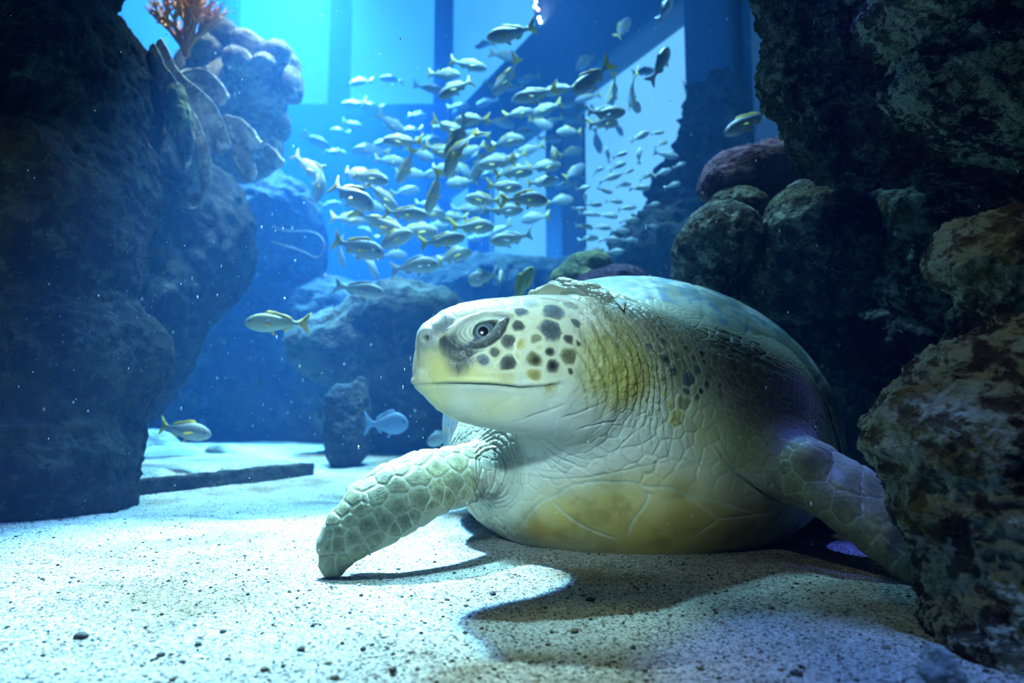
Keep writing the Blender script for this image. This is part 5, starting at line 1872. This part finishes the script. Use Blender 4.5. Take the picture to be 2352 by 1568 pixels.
buckets = {}
for i, f in enumerate(SCHOOL):
    buckets.setdefault((pose_of(f[3], f[4]), place_of(f[0], f[1])), []).append((f[0], i))
ORD = ['first', 'second', 'third', 'fourth', 'fifth', 'sixth', 'seventh', 'eighth', 'ninth', 'tenth', 'eleventh', 'twelfth', 'thirteenth', 'fourteenth']
lab = {}
for (po, pl), lst in buckets.items():
    lst.sort()
    for k, (_, i) in enumerate(lst):
        lab[i] = (f'{po} yellow-tailed silver fish {pl}' if len(lst) == 1 else f'{ORD[k]} {po} yellow-tailed fish from left, {pl}')
for i, (u, v, ln, th, yaw) in enumerate(SCHOOL):
    # fish heading left must be turned, keeping their backs up
    b = sc_rng.choice((0, 1, 2, 1, 2, 3, 4)) if abs(math.sin(math.radians(th))) > 0.5 else sc_rng.choice((0, 0, 1, 2, 0, 3, 4))
    yy = yaw if yaw > 0.6 else yaw + sc_rng.uniform(-.25, .25)
    faded = u < 900 and v < 360
    put_fish(u, v, ln, th, yy, lab[i], 'school of silver fish with yellow tails', (PR_G if sc_rng.random() < 0.12 else PROTO)[b], L=(0.185 if faded else 0.16) * sc_rng.uniform(.9, 1.1), full=ln >= 62, deep=sc_rng.uniform(1.05, 1.25))
PANE_FISH.sort()
rows = {}
for f in PANE_FISH:
    rows.setdefault('upper' if f[1] < 372 else 'second' if f[1] < 448 else 'third' if f[1] < 512 else 'lowest', []).append(f)
for rn, lst in rows.items():  # fish shapes in the third and lowest rows stand in for reflections of the school
    for k, (u, v, ln, th) in enumerate(lst):
        put_fish(u, v, ln, th, sc_rng.uniform(-.2, .2), f'{ORD[k]} small dark fish silhouette from left in the {rn} row before the large pane', 'small dark fish silhouettes before the large pane', PR_G[sc_rng.choice((0, 1, 2))], full=False, Y=3.4 + sc_rng.uniform(-.25, .25))
SOLO = [
    (638, 741, 133, 179, 0.0, 'yellow-green fish swimming left in open water above the slab', PR_Y, 1.9, 1.0),
    (420, 987, 110, -10, 0.1, 'silver fish swimming right just above the slab', PROTO[1], 2.3, 1.1),
    (887, 972, 86, 0, 0.1, 'round pale blue fish left of the turtle\'s chin', PR_B, 2.5, 1.75),
    (825, 664, 106, -10, 0.0, 'grey fish alone below the school, left of the turtle\'s head', PR_G[0], 2.2, 1.05),
    (1109, 637, 62, 190, 0.3, 'deep-bodied dim fish just above the turtle\'s head', PR_G[0], 2.9, 1.7),
    (1200, 655, 92, 62, 0.3, 'pale green fish rising nose-up behind the turtle\'s neck', PR_Y, 2.0, 1.1),
    (1150, 637, 36, 86, 1.1, 'thin upright fish seen end-on beside the deep-bodied one', PROTO[0], 2.9, 1.0),
    (1012, 1005, 60, 200, 0.6, 'pale fish half hidden behind the turtle\'s shell edge, above its flipper', PR_G[0], 2.3, 1.3),
    (1720, 278, 112, -152, 0.1, 'fish with yellow tail swimming before the thick right post', PROTO[0], 2.3, 1.0),
    (1520, 145, 88, 68, 0.2, 'dark fish climbing steeply against the pale pane', PR_G[1], 2.6, 1.05),
    (1527, 22, 70, 62, 0.2, 'dim fish cut by the top edge above the climbing one', PR_G[0], 3.0, 1.0),
    (1478, 165, 56, 20, 0.4, 'pale blurred fish left of the climbing dark fish', PR_G[0], 4.6, 1.0),
    (1582, 196, 44, 40, 0.8, 'pale round fish right of the climbing dark fish', PR_B, 4.4, 1.5),
    (1803, 310, 44, 10, 0.0, 'small grey fish before the narrow pane beside the overhanging rock', PR_G[0], 4.0, 1.0)]
for u, v, ln, th, yaw, lb, pr, Y, deep in SOLO:
    put_fish(u, v, ln, th, yaw, lb, None, pr, Y=Y, deep=deep)

# ------------------------------------------------------------------ pebbles, grit and drifting specks
def ico():
    bm = bmesh.new()
    bmesh.ops.create_icosphere(bm, subdivisions=1, radius=1.0)
    bm.verts.ensure_lookup_table()
    v = np.array([x.co[:] for x in bm.verts], np.float32)
    f = np.array([[x.index for x in p.verts] for p in bm.faces])
    bm.free()
    return v, f


IV, IF = ico()


def scatter(name, pts, sizes, mat, squash=0.7, seed=0, stretch=None):
    r = np.random.default_rng(seed)
    n = len(pts)
    V = np.empty((n, len(IV), 3), np.float32)
    for i in range(n):
        jit = 1 + r.uniform(-.28, .28, (len(IV), 1))
        a = r.uniform(0, 6.28)
        R = np.array([[math.cos(a), -math.sin(a), 0], [math.sin(a), math.cos(a), 0], [0, 0, 1]])
        s = sizes[i] * np.array([r.uniform(.8, 1.4), r.uniform(.7, 1.1), squash * r.uniform(.7, 1.2)])
        if stretch is not None:
            s = sizes[i] * np.array([r.uniform(.6, 1.0), r.uniform(.6, 1.0), r.uniform(.8, stretch)])
        V[i] = (IV * jit * s) @ R.T + pts[i]
    F = (IF[None] + (np.arange(n) * len(IV))[:, None, None]).reshape(-1, 3)
    return mesh_from(name, V.reshape(-1, 3), [], [tuple(x) for x in F.tolist()], smooth=False)


n_p = 5200
yy_ = 0.55 + RNG.random(n_p) ** 1.6 * 2.2
xx_ = (RNG.random(n_p) - 0.5) * 1.75 * yy_
pp_ = np.stack([xx_, yy_, sand_height(xx_, yy_) + 0.0004], 1)
_g = (np.min([R_.eval(pp_) for R_ in ROCK_FIELDS], 0) > 0.01) & (TF.eval(pp_) > 0.004)
pp_ = pp_[_g]
n_p = len(pp_)
sz_ = 0.0011 + 0.0022 * RNG.random(n_p) ** 3 * 1.2
N = Nodes('grit')
gi = N.n('ShaderNodeNewGeometry')
gc = N.ramp(gi.outputs['Random Per Island'], [(0.0, (.05, .045, .04)), (0.45, (.10, .08, .06)), (0.6, (.28, .22, .15)), (0.8, (.60, .56, .48)), (1.0, (.75, .73, .68))])
M_grit = N.principled(gc, 0.8, N.bump(N.noise(N.coords('Object'), 300, 3), 0.3, 0.001), 0.2)
grit = obj('gravel', scatter('gravel', pp_, sz_, M_grit, 0.7, 21), M_grit)
tag(grit, 'loose dark and pale grit scattered over the sand', 'gravel', None, 'stuff')
M_peb = simple_mat('pebble_dark', (.06, .055, .055), 0.7, 0.3, 0.5, 60)
PEB = [(186, 1464, 13, 'largest dark pebble on the sand, lower left'), (902, 1534, 9, 'dark pebble second in the row at the bottom edge'), (1828, 1533, 11, 'bluish dark pebble in the violet light, lower right'), (1320, 1443, 9, 'pale pebble in the shaded sand before the turtle', ), (692, 1490, 8, 'dark pebble in the bright sand, centre left'), (1356, 1372, 9, 'dark pebble in the shade beneath the turtle'), (1132, 1360, 7, 'dark pebble in the flipper\'s shadow'), (770, 1555, 9, 'grey pebble nearest the bottom edge, left of centre'), (370, 1504, 8, 'flat dark pebble right of the largest one'), (2035, 1470, 8, 'small pale pebble at the foot of the crusted rock'), (608, 1537, 8, 'dark pebble left of the grey bottom edge pebble'), (455, 1480, 7, 'small flat pebble in the lower left sand')]
for k, (u, v, r_, lb) in enumerate(PEB):
    g_ = ground_point(u, v)
    s_ = r_ * g_[1] / FPX
    bm = bmesh.new()
    bmesh.ops.create_icosphere(bm, subdivisions=3, radius=1.0)
    for vv in bm.verts:
        c_ = np.array(vv.co[:])[None]
        vv.co *= 1 + 0.22 * float(fbm(c_ + k * 5.1, 1.2, 3, seed=500 + k)[0])
        vv.co.z *= 0.62
        vv.co.x *= 1.25
    bm.transform(Matrix.Scale(s_, 4))
    me = bpy.data.meshes.new('pebble')
    bm.to_mesh(me)
    bm.free()
    me.polygons.foreach_set('use_smooth', np.ones(len(me.polygons), bool))
    o = obj('pebble', me, M_coral if 'pale' in lb or 'grey' in lb else M_peb)
    o.location = (g_[0], g_[1], float(sand_height(np.array([g_[0]]), np.array([g_[1]]))[0]) + 0.35 * s_)
    o.rotation_euler = (0, 0, k * 1.3)
    tag(o, lb, 'pebble')

n_s = 1500
sy = 0.55 + RNG.random(n_s) * 2.6
su = RNG.random(n_s) * 2352
sv_ = RNG.random(n_s) ** 0.8 * 1300
spts = np.array([P(a, b, c) for a, b, c in zip(su, sv_, sy)], np.float32)
spts = spts[spts[:, 2] > 0.03]
inside = (TF.eval(spts) < 0.01) | (np.min([R_.eval(spts) for R_ in ROCK_FIELDS], 0) < 0.03)
spts = spts[~inside]
ssz = np.array([(0.6 + 1.6 * RNG.random() ** 4) * p[1] / FPX for p in spts])
N = Nodes('drifting_specks')
M_snow = N.principled(N.mix(N.noise(N.coords('Object'), 3, 2), (.9, .9, .88), (.8, .82, .8)), 0.6, None, 0.3)
snow = obj('drifting_specks', scatter('drifting_specks', spts, ssz, M_snow, 1.0, 33, stretch=2.6), M_snow)
tag(snow, 'tiny pale specks drifting through the water', 'specks', None, 'stuff')

# ------------------------------------------------------------------ the water itself
wm = bpy.data.meshes.new('water')
bm = bmesh.new()
bmesh.ops.create_cube(bm, size=1.0)
for v in bm.verts:
    v.co = Vector(((v.co.x) * 17 - 0.5, (v.co.y + 0.5) * 12.4 - 2.4, (v.co.z + 0.5) * 7.7 - 0.3))
bm.to_mesh(wm)
bm.free()
N = Nodes('water_volume')
vs_ = N.n('ShaderNodeVolumeScatter')
vs_.inputs['Color'].default_value = WATER_S
vs_.inputs['Density'].default_value = WATER_SD
vs_.inputs['Anisotropy'].default_value = WATER_G
va = N.n('ShaderNodeVolumeAbsorption')
va.inputs['Color'].default_value = WATER_A
va.inputs['Density'].default_value = WATER_AD
ad = N.n('ShaderNodeAddShader')
N.l(vs_.outputs[0], ad.inputs[0])
N.l(va.outputs[0], ad.inputs[1])
N.l(ad.outputs[0], N.out.inputs['Volume'])
water = obj('water', wm, N.mat)
tag(water, 'clear blue tank water with a slight haze', None, None, 'structure')
